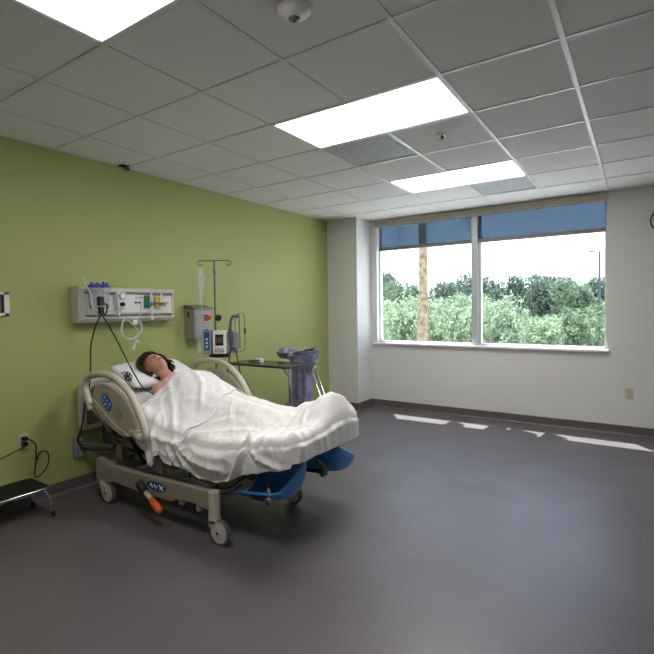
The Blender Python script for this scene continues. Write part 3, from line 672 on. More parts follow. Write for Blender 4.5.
# handle with probe and wire frame
t = thing('probe_handset', 'grey purple handheld probe hanging on the right of the infusion pump', 'handset', (IX, IY, 1.15))
B_ = V((IX, IY, 0))
def L3(s, z, d=.07):
    s = .145+(s-.17)*.66; z = z if z < 1.1 else 1.1+(z-1.1)*.87
    return B_ + bd*s + nd*d + V((0, 0, z))
bm = BM(); tube(bm, smoothpts([L3(.195, 1.12), L3(.19, 1.20), L3(.185, 1.28), L3(.19, 1.34)], 5), .02, 12, rs=[.014+.012*math.sin(PI*min(1, i/15+.15)) for i in range(16)]); obj('grip', bm, m_purple, t, smooth=True)
bm = BM(); tube(bm, smoothpts([L3(.19, 1.34), L3(.205, 1.40), L3(.24, 1.435), L3(.275, 1.43)], 5), .014, 12); obj('neck', bm, m_grey, t, smooth=True)
bm = BM(); tube(bm, smoothpts([L3(.19, 1.12), L3(.175, 1.03), L3(.15, .93), L3(.13, .86)], 5), .006, 8); tube(bm, smoothpts([L3(.20, 1.07), L3(.235, 1.09), L3(.27, 1.02), L3(.31, .88), L3(.34, .74)], 5), .006, 8); obj('lead', bm, m_dark, t)
t = thing('wire_rack', 'thin wire rack on the right side of the infusion stand', 'rack', (IX, IY, 1.08))
bm = BM(); tube(bm, smoothpts([L3(.25, 1.44, .03), L3(.31, 1.46, .03), L3(.375, 1.44, .03), L3(.385, 1.3, .03), L3(.38, 1.10, .03), L3(.36, 1.06, .03), L3(.28, 1.055, .03), L3(.17, 1.06, .03)], 5), .004, 8)
tube(bm, [L3(.305, 1.45, .03), L3(.31, 1.08, .03)], .006, 8); tube(bm, [L3(.25, 1.44, .03), L3(.24, 1.25, .03)], .004, 8); obj('wire_frame', bm, m_grey, t)
bm = BM(); cyl(bm, L3(.385, 1.24, .03), L3(.385, 1.30, .03), .009, n=10); obj('wire_tag', bm, m_dark, t)
bm = BM(); cyl(bm, L3(.27, 1.43, .06), L3(.285, 1.43, .075), .014, n=12); obj('wire_cap', bm, m_black, t)

# ------------------------------------------------------------------ overbed table
t = thing('overbed_table', 'dark topped overbed table standing between the bed and green wall', 'table', (-3.0, 3.78, 0))
bm = BM(); pts = []
for cx_, cy_, a0 in ((-2.90, 3.62, -PI/2), (-2.90, 3.88, 0), (-3.62, 3.88, PI/2), (-3.62, 3.62, PI)):
    for k in range(6): a = a0+k*PI/10; pts.append((cx_+.05*math.cos(a), cy_+.05*math.sin(a), .868))
prism(bm, pts, (0, 0, .024)); obj('tabletop', bm, m_table, t, bevel=.006)
bm = BM(); cyl(bm, (-2.955, 3.76, .40), (-2.955, 3.76, .87), .019, n=16); cyl(bm, (-2.955, 3.76, .06), (-2.955, 3.76, .46), .026, n=16); cyl(bm, (-2.955, 3.76, .45), (-2.955, 3.76, .475), .032, n=16); obj('column', bm, m_chrome, t)
bm = BM(); tube(bm, smoothpts([(-3.03, 3.74, .865), (-3.02, 3.74, .83), (-2.97, 3.75, .77)], 5), .008, 8); obj('height_lever', bm, m_white, t)
bm = BM()
for s in (-1, 1):
    bm = BM(); tube(bm, [(-2.955+s*.02, 3.74, .50), (-2.955+s*.09, 3.68, .34), (-2.955+s*.13, 3.64, .075)], .009, 8); obj('brace', bm, m_chrome, t)
bm = BM(); box(bm, (-3.25, 3.50, .045), (-2.66, 3.55, .075)); box(bm, (-3.25, 3.95, .045), (-2.66, 4.0, .075)); box(bm, (-2.99, 3.5, .05), (-2.92, 4.0, .08)); obj('base_frame', bm, m_chrome, t, bevel=.006)
for x in (-3.22, -2.69):
    for y in (3.525, 3.975):
        bm = BM(); cyl(bm, (x, y-.01, .022), (x, y+.01, .022), .022, n=14); cyl(bm, (x, y, .03), (x, y, .05), .006, n=8); obj('caster', bm, m_black, t)
t = thing('scanner_handset', 'small white and grey handset lying on the overbed table', 'handset', (-3.36, 3.74, .892))
bm = BM(); tube(bm, [(-3.50, 3.74, .902), (-3.42, 3.73, .906), (-3.36, 3.73, .912)], .012, 10, rs=[.008, .012, .014]); obj('handle', bm, m_grey, t, smooth=True)
bm = BM(); box(bm, (-3.37, 3.70, .892), (-3.29, 3.75, .935)); obj('head', bm, m_white, t, bevel=.01)
bm = BM(); cyl(bm, (-3.34, 3.699, .915), (-3.34, 3.695, .915), .011, n=14); obj('button', bm, m_black, t)

# ------------------------------------------------------------------ folding hamper with slumped fabric
def rag(bm, f, nu, nv, amp=.012, fr=9., seed=0):
    g = [[bm.verts.new(f(i/nu, j/nv)) for j in range(nv+1)] for i in range(nu+1)]
    for r_ in g:
        for v in r_:
            p = v.co*fr+V((seed, 0, 0)); v.co += V((noise.noise(p), noise.noise(p+V((7, 3, 1))), noise.noise(p+V((1, 9, 4)))))*amp
    for i in range(nu):
        for j in range(nv): bm.faces.new((g[i][j], g[i+1][j], g[i+1][j+1], g[i][j+1]))
t = thing('folding_hamper', 'folding chrome frame hamper with slumped grey blue fabric', 'hamper', (-3.18, 4.22, 0))
# the folded roll: thick loaf
bm = BM()
def roll(u, v):
    a = v*2*PI; c = V((-3.43+.27*u, 4.18, .955-.015*u+.008*math.sin(u*5))); r = .064*(1+.10*math.sin(3*a+u*3)+.10*math.cos(4*a)); k = math.sin(PI*min(1, max(0, .06+u*.6)))**.22
    return c+V((0, r*1.3*k*math.cos(a), r*k*math.sin(a)*1.05))
rag(bm, roll, 40, 40, .022, 16); bmesh.ops.remove_doubles(bm, verts=bm.verts[:], dist=.0005); bmesh.ops.holes_fill(bm, edges=bm.edges[:]); obj('rolled_fabric', bm, m_cloth, t, smooth=True)
# the flared hood at the right
bm = BM()
def hood(u, v):
    # lip is the wide oval opening up-right, gathers to a knot below
    a = u*2*PI; wv = 1-v
    c0 = V((-3.075, 4.17, .965)); c1 = V((-3.085, 4.19, .76)); c = c0.lerp(c1, v)
    r1 = .135*(wv**.6)+.055; r2 = .10*(wv**.7)+.045
    lip = .045*math.cos(a)*wv
    return c+V((math.cos(a)*r1*(1+.10*math.sin(7*a)*v), math.sin(a)*r2*(1+.12*math.sin(9*a)*v), lip))
rag(bm, hood, 90, 34, .030, 13, 3); bmesh.ops.remove_doubles(bm, verts=bm.verts[:], dist=.0005); obj('gathered_hood', bm, m_cloth, t, smooth=True, solid=.006)
bm = BM()
def inner(u, v):
    a = v*2*PI; r = .105*u
    return V((-3.075+r*1.35*math.cos(a), 4.17+r*.9*math.sin(a), .995-.05*(1-u)+.04*math.cos(a)*u))
rag(bm, inner, 12, 40, .020, 16, 8); bmesh.ops.remove_doubles(bm, verts=bm.verts[:], dist=.0005); obj('folded_fabric', bm, m_cloth, t, smooth=True, solid=.006)
# hanging bag
bm = BM()
def bagf(u, v):
    a = u*2*PI; z = .86-.50*v; w_ = .135*(1-.25*v**2)+.01; sh = .03*v
    fold = .012*math.sin(a*8+v*2)
    return V((-3.16+sh+math.cos(a)*(w_*.92+fold), 4.22+math.sin(a)*(.085+fold), z+.05*v*math.cos(a)))
rag(bm, bagf, 90, 34, .020, 11, 5); bmesh.ops.remove_doubles(bm, verts=bm.verts[:], dist=.0005); bmesh.ops.holes_fill(bm, edges=bm.edges[:]); obj('hanging_bag', bm, m_cloth, t, smooth=True)
for s, x0, x1 in ((0, -3.06, -2.72), (1, -3.16, -3.26)):
    for y in (4.25, 4.33):
        bm = BM(); tube(bm, [(x0, y, .80), (x1, y, .02)], .011, 10); l_ = obj('leg', bm, m_chrome, t, smooth=True)
        bm = BM(); d = (V((x1, y, .02))-V((x0, y, .8))).normalized(); cyl(bm, V((x1, y, .02))-d*.035, V((x1, y, .02))+d*.012, .015, n=12); obj('foot_cap', bm, m_black, l_)
bm = BM(); tube(bm, [(-2.88, 4.25, .38), (-2.88, 4.33, .38)], .008, 8); tube(bm, [(-3.21, 4.25, .38), (-2.88, 4.25, .38)], .007, 8); tube(bm, [(-3.12, 4.12, .36), (-3.02, 4.12, .43), (-2.95, 4.14, .37), (-2.88, 4.25, .38)], .008, 8); obj('cross_bar', bm, m_black, t)
bm = BM(); tube(bm, [(-3.06, 4.22, .80), (-3.06, 4.35, .80)], .010, 8); tube(bm, [(-3.16, 4.22, .80), (-3.16, 4.35, .80)], .010, 8); tube(bm, [(-3.16, 4.28, .80), (-3.06, 4.28, .80)], .010, 8); obj('top_bar', bm, m_chrome, t)

# ------------------------------------------------------------------ step stool
t = thing('step_stool', 'low chrome step stool with black top below the outlet', 'step stool', (-3.61, 1.47, 0))
bm = BM(); pts = []
X0s, X1s, Y0s, Y1s, ZS = -3.76, -3.47, 1.28, 1.655, .22
for cx_, cy_, a0 in ((X1s-.03, Y0s+.03, -PI/2), (X1s-.03, Y1s-.03, 0), (X0s+.03, Y1s-.03, PI/2), (X0s+.03, Y0s+.03, PI)):
    for k in range(6): a = a0+k*PI/10; pts.append((cx_+.03*math.cos(a), cy_+.03*math.sin(a), ZS-.012))
prism(bm, pts, (0, 0, .018)); tp = obj('tread', bm, m_black, t, bevel=.003)
bm = BM(); tube(bm, [(p[0], p[1], ZS-.008) for p in pts], .009, 8, closed=True); obj('edge_band', bm, m_chrome, tp, smooth=True)
bm = BM()
for i in range(14): x = X0s+.03+i*(X1s-X0s-.06)/13; box(bm, (x-.003, Y0s+.03, ZS+.005), (x+.003, Y1s-.03, ZS+.008))
obj('ribs', bm, m_black, tp)
for x, sx_ in ((X1s-.015, 1), (X0s+.015, -1)):
    for y, sy_ in ((Y0s+.03, -1), (Y1s-.03, 1)):
        bm = BM(); tube(bm, smoothpts([(x-.02*sx_, y-.03*sy_, ZS-.02), (x, y, ZS-.028), (x+.012*sx_, y+.022*sy_, ZS-.08), (x+.015*sx_, y+.045*sy_, .02)], 5), .0105, 10); l_ = obj('leg', bm, m_chrome, t, smooth=True)
        bm = BM(); cyl(bm, (x+.015*sx_, y+.046*sy_, 0), (x+.014*sx_, y+.044*sy_, .04), .016, .014, 14); obj('rubber_foot', bm, m_black, l_)
bm = BM(); tube(bm, [(X0s+.02, Y0s-.02, .10), (X0s+.02, Y1s+.02, .10)], .007, 8); obj('brace', bm, m_chrome, t)

# ------------------------------------------------------------------ hospital bed
YN, YF = 2.005, 2.79
YC = (YN+YF)/2
bed = thing('hospital_bed', 'beige hospital birthing bed on casters with raised head section', 'bed', (-2.85, YC, 0))
beam = [(x+.025 if x < -3 else x-.02, z) for x, z in [(-3.52, .17), (-3.515, .315), (-3.49, .33), (-3.42, .328), (-3.32, .300), (-2.93, .302), (-2.52, .312), (-2.19, .325), (-2.165, .20), (-2.28, .205), (-2.34, .215), (-2.52, .205), (-2.58, .175), (-2.93, .170), (-3.30, .18), (-3.41, .145), (-3.49, .145)]]
for y in (YN, YF-.045):
    bm = BM(); prism(bm, xz(beam, y), (0, .045, 0)); fb = obj('base_rail', bm, m_bed, bed, bevel=.008)
    if y == YN:
        bm = BM(); pts = [(-2.75+.105*math.cos(a), .250+.032*math.sin(a)) for a in [k*2*PI/28 for k in range(28)]]; prism(bm, xz(pts, YN-.003), (0, .004, 0)); ov = obj('blue_badge', bm, m_pumpblue, fb); ov['label'] = 'oval blue badge'
        bm = BM()
        for k, (x, pts_) in enumerate(((-2.805, [(-.02, -.014), (0, .014), (.02, -.014)]), (-2.75, [(-.02, .014), (0, -.014), (.02, .014)]), (-2.695, [(-.018, -.014), (.018, .014)]))):
            tube(bm, [(x+a, YN-.0045, .250+b) for a, b in pts_], .0035, 6)
        tube(bm, [(-2.713, YN-.0045, .264), (-2.677, YN-.0045, .236)], .0035, 6); obj('badge_marks', bm, m_white, ov)
for x in (-3.40, -2.32):
    bm = BM(); box(bm, (x-.05, YN+.03, .20), (x+.05, YF-.03, .29)); obj('cross_member', bm, m_bed, bed, bevel=.008)
for x in (-3.385, -2.205):
    for y, sy in ((YN+.018, 1), (YF-.03, -1)):
        t = bed
        bm = BM()
        if x > -3: cyl(bm, (x, y, .155), (x, y, .325), .036, n=20); cyl(bm, (x, y, .150), (x, y, .16), .040, n=20)
        else: cyl(bm, (x-.02, y, .135), (x-.02, y, .16), .036, n=20)
        xs = x if x > -3 else x-.02
        bm2 = bm
        ct = obj('caster', bm2, m_bed2, bed, bevel=.003)
        wx, wz, wr = xs+(.050 if x > -3 else .05), .080, .080
        bm = BM()
        for s in (-1, 1): prism(bm, xz([(xs-.035, .15), (xs+.03, .15), (xs+.056, .10), (wx+.012, wz-.01), (wx-.014, wz-.012), (xs-.03, .105)], y+s*.022-(.003)), (0, .006, 0))
        box(bm, (xs-.033, y-.025, .128), (xs+.032, y+.025, .152)); obj('fork', bm, m_bed2, ct, bevel=.004)
        bm = BM(); lathe(bm, [(0, -.016), (wr-.006, -.016), (wr, -.010), (wr, .010), (wr-.006, .016), (0, .016)], (wx, y, wz), (0, 1, 0), 36); wh = obj('tyre', bm, m_grey, ct, smooth=False)
        bm = BM()
        for s in (-1, 1):
            lathe(bm, [(0, .016), (.066, .016), (.064, .0185), (.058, .0175), (.02, .0175), (.016, .0195), (0, .0195)], (wx, y, wz), (0, s, 0), 32)
        obj('wheel_disc', bm, mat('wheel_cream', srgb(206, 198, 188), .4, var=.05), ct)
        bm = BM(); cyl(bm, (wx, y-.03, wz), (wx, y+.03, wz), .008, n=12); obj('axle', bm, m_dark, ct)
# uprights, lift columns and dark mechanics
for pts, w_, nm, mm in (
    ([(-3.40, .30), (-3.32, .30), (-3.33, .47), (-3.39, .47)], (2.12, 2.17), 'upright', m_bed),
    ([(-2.87, .30), (-2.80, .30), (-2.81, .468), (-2.86, .468)], (2.09, 2.14), 'upright', m_bed),
    ([(-3.40, .30), (-3.32, .30), (-3.33, .47), (-3.39, .47)], (2.74, 2.79), 'upright', m_bed),
    ([(-2.87, .30), (-2.80, .30), (-2.81, .468), (-2.86, .468)], (2.74, 2.79), 'upright', m_bed)):
    bm = BM(); prism(bm, xz(pts, w_[0]), (0, w_[1]-w_[0], 0)); obj(nm, bm, mm, bed, bevel=.006)
bm = BM(); prism(bm, xz([(-2.66, .29), (-2.28, .29), (-2.16, .33), (-2.10, .44), (-2.12, .465), (-2.68, .465)], 2.14), (0, .66, 0)); cv = obj('base_cover', bm, m_bed, bed, bevel=.015)
bm = BM()
for x in (-2.56, -2.45, -2.33): box(bm, (x-.006, 2.132, .31), (x+.006, 2.141, .46))
obj('cover_grooves', bm, m_dark, cv)
bm = BM(); box(bm, (-2.72, 2.16, .40), (-2.15, 2.93, .470)); obj('seat_deck', bm, m_dark, bed, bevel=.01)
bm = BM(); box(bm, (-3.34, 2.2, .34), (-2.78, 2.88, .50)); box(bm, (-3.1, 2.12, .42), (-2.7, 2.95, .470)); obj('actuator_housing', bm, m_dark, bed, bevel=.015)
bm = BM(); tube(bm, [(-3.30, 2.10, .60), (-3.02, 2.10, .34)], .012, 8); cyl(bm, (-3.02, 2.09, .345), (-3.02, 2.115, .345), .016, n=12); obj('gas_strut', bm, m_black, bed)
bm = BM(); prism(bm, xz([(-3.30, .29), (-2.8, .29), (-2.86, .40), (-3.16, .52)], 2.2), (0, .62, 0)); obj('lift_link', bm, m_bedpan, bed, bevel=.01)
bm = BM(); box(bm, (-3.48, 2.12, .41), (-3.18, 2.95, .47)); obj('head_crossbar', bm, m_grey, bed, bevel=.01)
# head section deck (tilted)
a_ = math.atan2(.28, .80)
def deck(x, off): return (.458 + off) + max(0, -(x+2.75))*.345
bm = BM(); prism(bm, xz([(-3.60, deck(-3.60, -.03)), (-2.72, deck(-2.72, -.03)), (-2.72, deck(-2.72, .01)), (-3.60, deck(-3.60, .01))], 2.12), (0, .83, 0)); obj('back_deck', bm, m_bedpan, bed, bevel=.01)
bm = BM(); prism(bm, xz([(-2.14, .445), (-1.76, .515), (-1.76, .548), (-2.14, .482)], 2.16), (0, .60, 0)); obj('foot_deck', bm, m_bedpan, bed, bevel=.008)
# headboard
hb = [(2.07, .50), (2.065, .80), (2.09, .865), (2.15, .89), (2.54, .905), (2.93, .89), (2.99, .865), (3.015, .80), (3.01, .50), (2.95, .485), (2.13, .485)]
hb = [(2.035+(y-2.065)*.99, z) for y, z in hb]
bm = BM(); prism(bm, [(-3.80, y, z) for y, z in hb], (.05, 0, 0)); hbo = obj('headboard', bm, m_head, bed, bevel=.012)
bm = BM(); prism(bm, [(-3.749, y, z) for y, z in [(2.09, .53), (2.09, .80), (2.17, .845), (2.54, .86), (2.88, .845), (2.96, .80), (2.96, .53)]], (.006, 0, 0)); obj('tan_panel', bm, m_headtan, hbo)
for y in (2.25, 2.83):
    bm = BM(); box(bm, (-3.75, y-.03, .36), (-3.60, y+.03, .56)); box(bm, (-3.71, y-.02, .33), (-3.40, y+.02, .38)); obj('headboard_post', bm, m_grey, bed, bevel=.005)
# wall bumper bar
bm = BM(); tube(bm, smoothpts([(-3.79, 2.06, .372), (-3.62, 2.07, .385), (-3.42, 2.12, .40)], 5), .020, 12); tube(bm, [(-3.79, 2.06, .335), (-3.45, 2.12, .34)], .012, 10); obj('bumper_arm', bm, m_grey, bed, smooth=True)
bm = BM(); box(bm, (-3.825, 2.01, .27), (-3.79, 2.08, .425)); obj('bumper_pad', bm, m_cab, bed, bevel=.006)
bm = BM(); box(bm, (-3.825, 2.97, .27), (-3.79, 3.04, .425)); tube(bm, [(-3.79, 3.0, .37), (-3.45, 2.93, .385)], .018, 10); obj('bumper_pad', bm, m_cab, bed, bevel=.006)
# brake pedal with orange tip
bm = BM(); tube(bm, [(-2.885, 1.965, .275), (-2.875, 1.96, .255), (-2.80, 1.955, .215)], .026, 12, rs=[.020, .030, .024]); pd = obj('brake_pedal', bm, m_black, bed, smooth=True)
bm = BM(); tube(bm, [(-2.81, 1.955, .22), (-2.72, 1.95, .178)], .017, 12); obj('pedal_tube', bm, m_bed2, pd, smooth=True)
bm = BM(); tube(bm, [(-2.735, 1.95, .185), (-2.70, 1.948, .165), (-2.645, 1.945, .132), (-2.63, 1.945, .122)], .024, 12, rs=[.018, .025, .024, .016]); obj('orange_tip', bm, m_orange, pd, smooth=True)
bm = BM(); box(bm, (-2.53, YN+.005, .175), (-2.49, YN+.035, .22)); obj('bracket', bm, m_bed, bed, bevel=.004); bm = BM(); box(bm, (-2.36, YN+.005, .17), (-2.32, YN+.035, .215)); obj('bracket', bm, m_bed, bed, bevel=.004)
bm = BM(); box(bm, (-2.36, 2.085, .40), (-2.31, 2.135, .43)); obj('latch', bm, m_white, bed, bevel=.003)

# side rails: oval guard tube round a moulded control panel, tilting with the head section
tubepts = [(-3.49, .70), (-3.545, .79), (-3.575, .88), (-3.53, .945), (-3.43, .975), (-3.30, .985), (-3.17, .965), (-3.06, .915), (-2.97, .845), (-2.90, .755), (-2.85, .665), (-2.83, .60), (-2.865, .565), (-2.925, .585), (-2.985, .605)]
panel = [(-3.40, .893), (-3.34, .915), (-3.27, .915), (-3.18, .895), (-3.10, .865), (-3.03, .82), (-2.97, .765), (-2.93, .70), (-2.915, .64), (-2.94, .59), (-3.0, .56), (-3.07, .555), (-3.15, .575), (-3.25, .615), (-3.35, .67), (-3.42, .725), (-3.45, .79), (-3.44, .85)]
for y, sy, nm in ((1.985, -1, 'near'), (3.055, 1, 'far')):
    bm = BM(); P3_ = smoothpts(xz(tubepts, y), 5); tube(bm, P3_, .026, 14, flat=.95)
    rl = obj('side_rail', bm, m_bed2, bed, smooth=True)
    bm = BM(); pp = [V(p) for p in smoothpts(xz(panel, y-.018), 3, True)]; prism(bm, pp, (0, .036, 0)); pn = obj('rail_panel', bm, m_bedpan, rl, bevel=.010, seg=3)
    ys = y+sy*.0185
    bm = BM(); c = V((sum(p[0] for p in panel)/18, 0, sum(p[1] for p in panel)/18))
    tube(bm, [(x, ys, z) for x, z in [(-3.43, .795), (-3.32, .725), (-3.15, .625), (-3.0, .575)]], .005, 6); obj('groove_strip', bm, m_hw, pn)
    # hinge ribs at both ends
    bm = BM()
    for k in range(3):
        x = -2.955+.016*k; cyl(bm, (x, y-.001, .606-.006*k), (x+.010, y-.001, .600-.006*k), .032, n=16)
    cyl(bm, (-3.50, y, .74), (-3.43, y, .76), .016, n=12); obj('pivot', bm, m_bed2, rl)
    bm = BM(); tube(bm, [(-3.47, y, .72), (-3.40, y-sy*.06, .60), (-3.38, y-sy*.08, .53)], .02, 10); obj('rail_arm', bm, m_bed, rl, smooth=True); bm = BM(); tube(bm, [(-2.99, y, .60), (-3.03, y-sy*.06, .55), (-3.06, y-sy*.09, .52)], .02, 10); obj('rail_arm', bm, m_bed, rl, smooth=True)
    bm = BM(); th = [k*2*PI/30 for k in range(30)]
    ax = V((.77, 0, -.64)); ay = V((.64, 0, .77)); cs = V((-3.255, ys-sy*.001, .785))
    prism(bm, [cs+ax*.072*math.copysign(abs(math.cos(a))**.7, math.cos(a))+ay*.047*math.copysign(abs(math.sin(a))**.7, math.sin(a)) for a in th], (0, sy*.004, 0)); ct_ = obj('control_screen', bm, m_lcd, pn); ct_['label'] = 'blue control screen'
    bm = BM()
    for i in range(3):
        for j in range(2):
            c = cs+ax*(-.038+.038*i)+ay*(-.018+.036*j)+V((0, sy*.0045, 0)); cyl(bm, c, c+V((0, sy*.004, 0)), .010 if (i+j) % 2 else .007, n=12)
    obj('screen_icons', bm, mat('icon_pale', srgb(150, 190, 230), .4), ct_)
    cs2 = V((-3.125, ys-sy*.001, .715)); bm = BM()
    ring = [cs2+ax*.050*math.copysign(abs(math.cos(a))**.6, math.cos(a))+ay*.034*math.copysign(abs(math.sin(a))**.6, math.sin(a))+V((0, sy*.002, 0)) for a in th]
    tube(bm, ring, .0022, 6, closed=True)
    for i in range(3):
        for j in range(2):
            c = cs2+ax*(-.028+.028*i)+ay*(-.013+.026*j); tube(bm, [c-ax*.008+V((0, sy*.002, 0)), c+ax*.008+V((0, sy*.002, 0))], .0025, 6)
    obj('button_pad', bm, m_grey, pn)

# foot supports: blue moulded calf cradles on black handled arms
def cradle(yc, zc, sgn):
    """calf cradle: a trough turned outwards, closed by a rounded cup at its foot end"""
    bm = BM(); nu, nv = 30, 22; g = []
    for i in range(nu+1):
        u = i/nu; row = []; endk = 1 if u < .66 else max(0, 1-((u-.66)/.341)**3)**(1/3)
        for j in range(nv+1):
            a = -.95+2.75*j/nv
            hw = (.130+.01*u)*(.72+.28*endk); dp = (.125+.02*u)*(.78+.22*endk)
            rim = .03*max(0, math.sin((u-.1)*3.2))*(1 if j > nv-4 else 0)
            row.append(bm.verts.new((-2.12+.40*u, yc-sgn*hw*math.sin(a)*1.05, zc+.07*u-dp*math.cos(a)+(.03*(1-endk))+rim)))
        g.append(row)
    for i in range(nu):
        for j in range(nv): bm.faces.new((g[i][j], g[i+1][j], g[i+1][j+1], g[i][j+1]))
    bm.faces.new(g[-1])
    return bm
for y, sgn in ((2.21, -1), (2.83, 1)):
    fs = obj('foot_support', cradle(y, .395 if sgn < 0 else .385, sgn), m_blue, bed, smooth=True, solid=.020, subd=1)
    yh = y+sgn*.10 if sgn < 0 else y-.15
    bm = BM(); tube(bm, smoothpts([(-1.98, yh, .31), (-1.90, yh, .315), (-1.83, yh, .32)], 4), .014, 10); h_ = obj('grip_handle', bm, m_black, fs, smooth=True)
    bm = BM(); tube(bm, smoothpts([(-1.84, yh, .30), (-1.815, yh, .325), (-1.83, yh, .37), (-1.86, yh-sgn*.04, .41)], 4), .016, 10); cyl(bm, (-1.825, yh-.02, .315), (-1.825, yh+.02, .315), .026, n=16); obj('release_lever', bm, m_grey, fs, smooth=True)
    bm = BM(); tube(bm, smoothpts([(-2.20, y-sgn*.02, .40), (-2.14, y-sgn*.02, .385), (-2.06, y-sgn*.02, .375)], 4), .022, 10); obj('support_arm', bm, m_grey, fs, smooth=True)
bm = BM(); tube(bm, smoothpts([(-2.26, 2.07, .36), (-2.18, 2.06, .335), (-2.10, 2.08, .36), (-2.03, 2.10, .42), (-2.0, 2.14, .46)], 5), .005, 6); tube(bm, smoothpts([(-2.24, 2.08, .33), (-2.2, 2.06, .30), (-2.13, 2.1, .31), (-2.08, 2.14, .36)], 5), .005, 6); obj('hose', bm, m_black, bed)
bm = BM(); box(bm, (-2.10, 2.10, .415), (-2.03, 2.16, .47)); obj('junction_box', bm, m_cab, bed, bevel=.008)

# ------------------------------------------------------------------ mattress
XF = -1.65
def mtop(x):
    if x < -2.75: return .605+(-(x+2.75))*.350
    if x < -2.2: return .605
    return .605+(x+2.2)*.20
def yfar(x): return 2.965-.135*max(0., min(1., (x+2.45)/.75))
bm = BM(); st = [-3.62+i*(XF-.055+3.62)/40 for i in range(41)]; rings = []
y0m, y1m = 2.09, 2.99; hgt = .125
for k, x in enumerate(st):
    y1m = yfar(x)-.02; zt = mtop(x)-.004; e = min(1, .55+min(k, 40-k)*.2); r = .035; pr_ = []
    for cy_, cz_, a0 in ((y1m-r, zt-r, 0), (y0m+r, zt-r, PI/2), (y0m+r, zt-hgt+r, PI), (y1m-r, zt-hgt+r, 1.5*PI)):
        for q in range(5): a = a0+q*PI/8; pr_.append((x, cy_+r*math.cos(a), cz_+r*math.sin(a)))
    zc = zt-hgt/2
    rings.append([bm.verts.new((p[0], YC+(p[1]-YC)*(1-.02*(1-e)), zc+(p[2]-zc)*e)) for p in pr_])
for A, B in zip(rings, rings[1:]):
    for j in range(20): bm.faces.new((A[j], A[(j+1) % 20], B[(j+1) % 20], B[j]))
bm.faces.new(rings[0][::-1]); bm.faces.new(rings[-1]); mo = obj('mattress', bm, m_matt, smooth=True); tag(mo, 'thin pale mattress lying bent on the hospital bed under the bedding', 'mattress')

# ------------------------------------------------------------------ pillow
bm = BM(); n = 28; top_, bot = [], []
ua = V((0, 1, 0)); va = V((-.93, 0, .36)).normalized(); na = V((.36, 0, .93)).normalized(); pc = V((-3.44, 2.53, .925))
for sgn, L_ in ((1, top_), (-1, bot)):
    for i in range(n+1):
        row = []
        for j in range(n+1):
            u, v = i/n*2-1, j/n*2-1; th = (max(0, 1-abs(u)**3.2)*max(0, 1-abs(v)**3.2))**.5
            dent = .03*math.exp(-((u*.34+.08)**2+(v*.19)**2)/.012) if sgn > 0 else 0
            wr = .006*noise.noise(V((u*4, v*4, sgn*3)))
            p = pc+ua*u*.335*(1-.05*abs(v)**4+.03*(abs(v)**4)*(abs(u)**4))+va*v*.19*(1+.0*u)+na*sgn*(th*.062-dent*th+wr*th)
            row.append(bm.verts.new(p))
        L_.append(row)
for L_ in (top_, bot):
    for i in range(n):
        for j in range(n): bm.faces.new((L_[i][j], L_[i+1][j], L_[i+1][j+1], L_[i][j+1]))
bmesh.ops.remove_doubles(bm, verts=bm.verts[:], dist=.0008); pw = obj('pillow', bm, m_pillow, smooth=True); tag(pw, 'white pillow under the head of the person in bed', 'pillow')

# ------------------------------------------------------------------ person
def skin_mesh(chains):
    """chains: list of (points, radii, attach index or None) -> evaluated mesh"""
    bm = BM(); lay = None; verts = []; R = []
    vs = []; es = []
    for pts, rs, at in chains:
        prev = at
        for p, r in zip(pts, rs):
            vs.append(V(p)); R.append(r); i = len(vs)-1
            if prev is not None: es.append((prev, i))
            prev = i
    bm.free()
    me = bpy.data.meshes.new('tmp'); me.from_pydata(vs, es, []); o = bpy.data.objects.new('tmp', me); COL.objects.link(o)
    o.modifiers.new('s', 'SKIN'); 
    for i, r in enumerate(R): me.skin_vertices[0].data[i].radius = (r, r)
    me.skin_vertices[0].data[0].use_root = True
    sb = o.modifiers.new('d', 'SUBSURF'); sb.levels = 2; sb.render_levels = 2
    dg = bpy.context.evaluated_depsgraph_get(); ev = o.evaluated_get(dg); m2 = bpy.data.meshes.new_from_object(ev)
    bpy.data.objects.remove(o); bpy.data.meshes.remove(me); return m2
yb = 2.50
hc = V((-3.36, 2.470, .985)); HS = 1.10
cz = V((-.93, -.10, .22)).normalized()                 # crown direction
fz = V((.20, -.34, .92)); fz = (fz-cz*fz.dot(cz)).normalized()   # face direction
sz = cz.cross(fz).normalized()                         # head side axis
neck0 = V((-3.19, yb-.01, .875))
chains = [
 ([(-2.55, yb, .695), (-2.72, yb, .715), (-2.90, yb, .755), (-3.07, yb, .805), neck0, neck0.lerp(hc, .45), hc-cz*.02], [.115, .125, .125, .112, .07, .055, .06], None)]
idx = 7
def add(pts, rs, at):
    global idx
    chains.append((pts, rs, at)); s = idx; idx += len(pts); return s
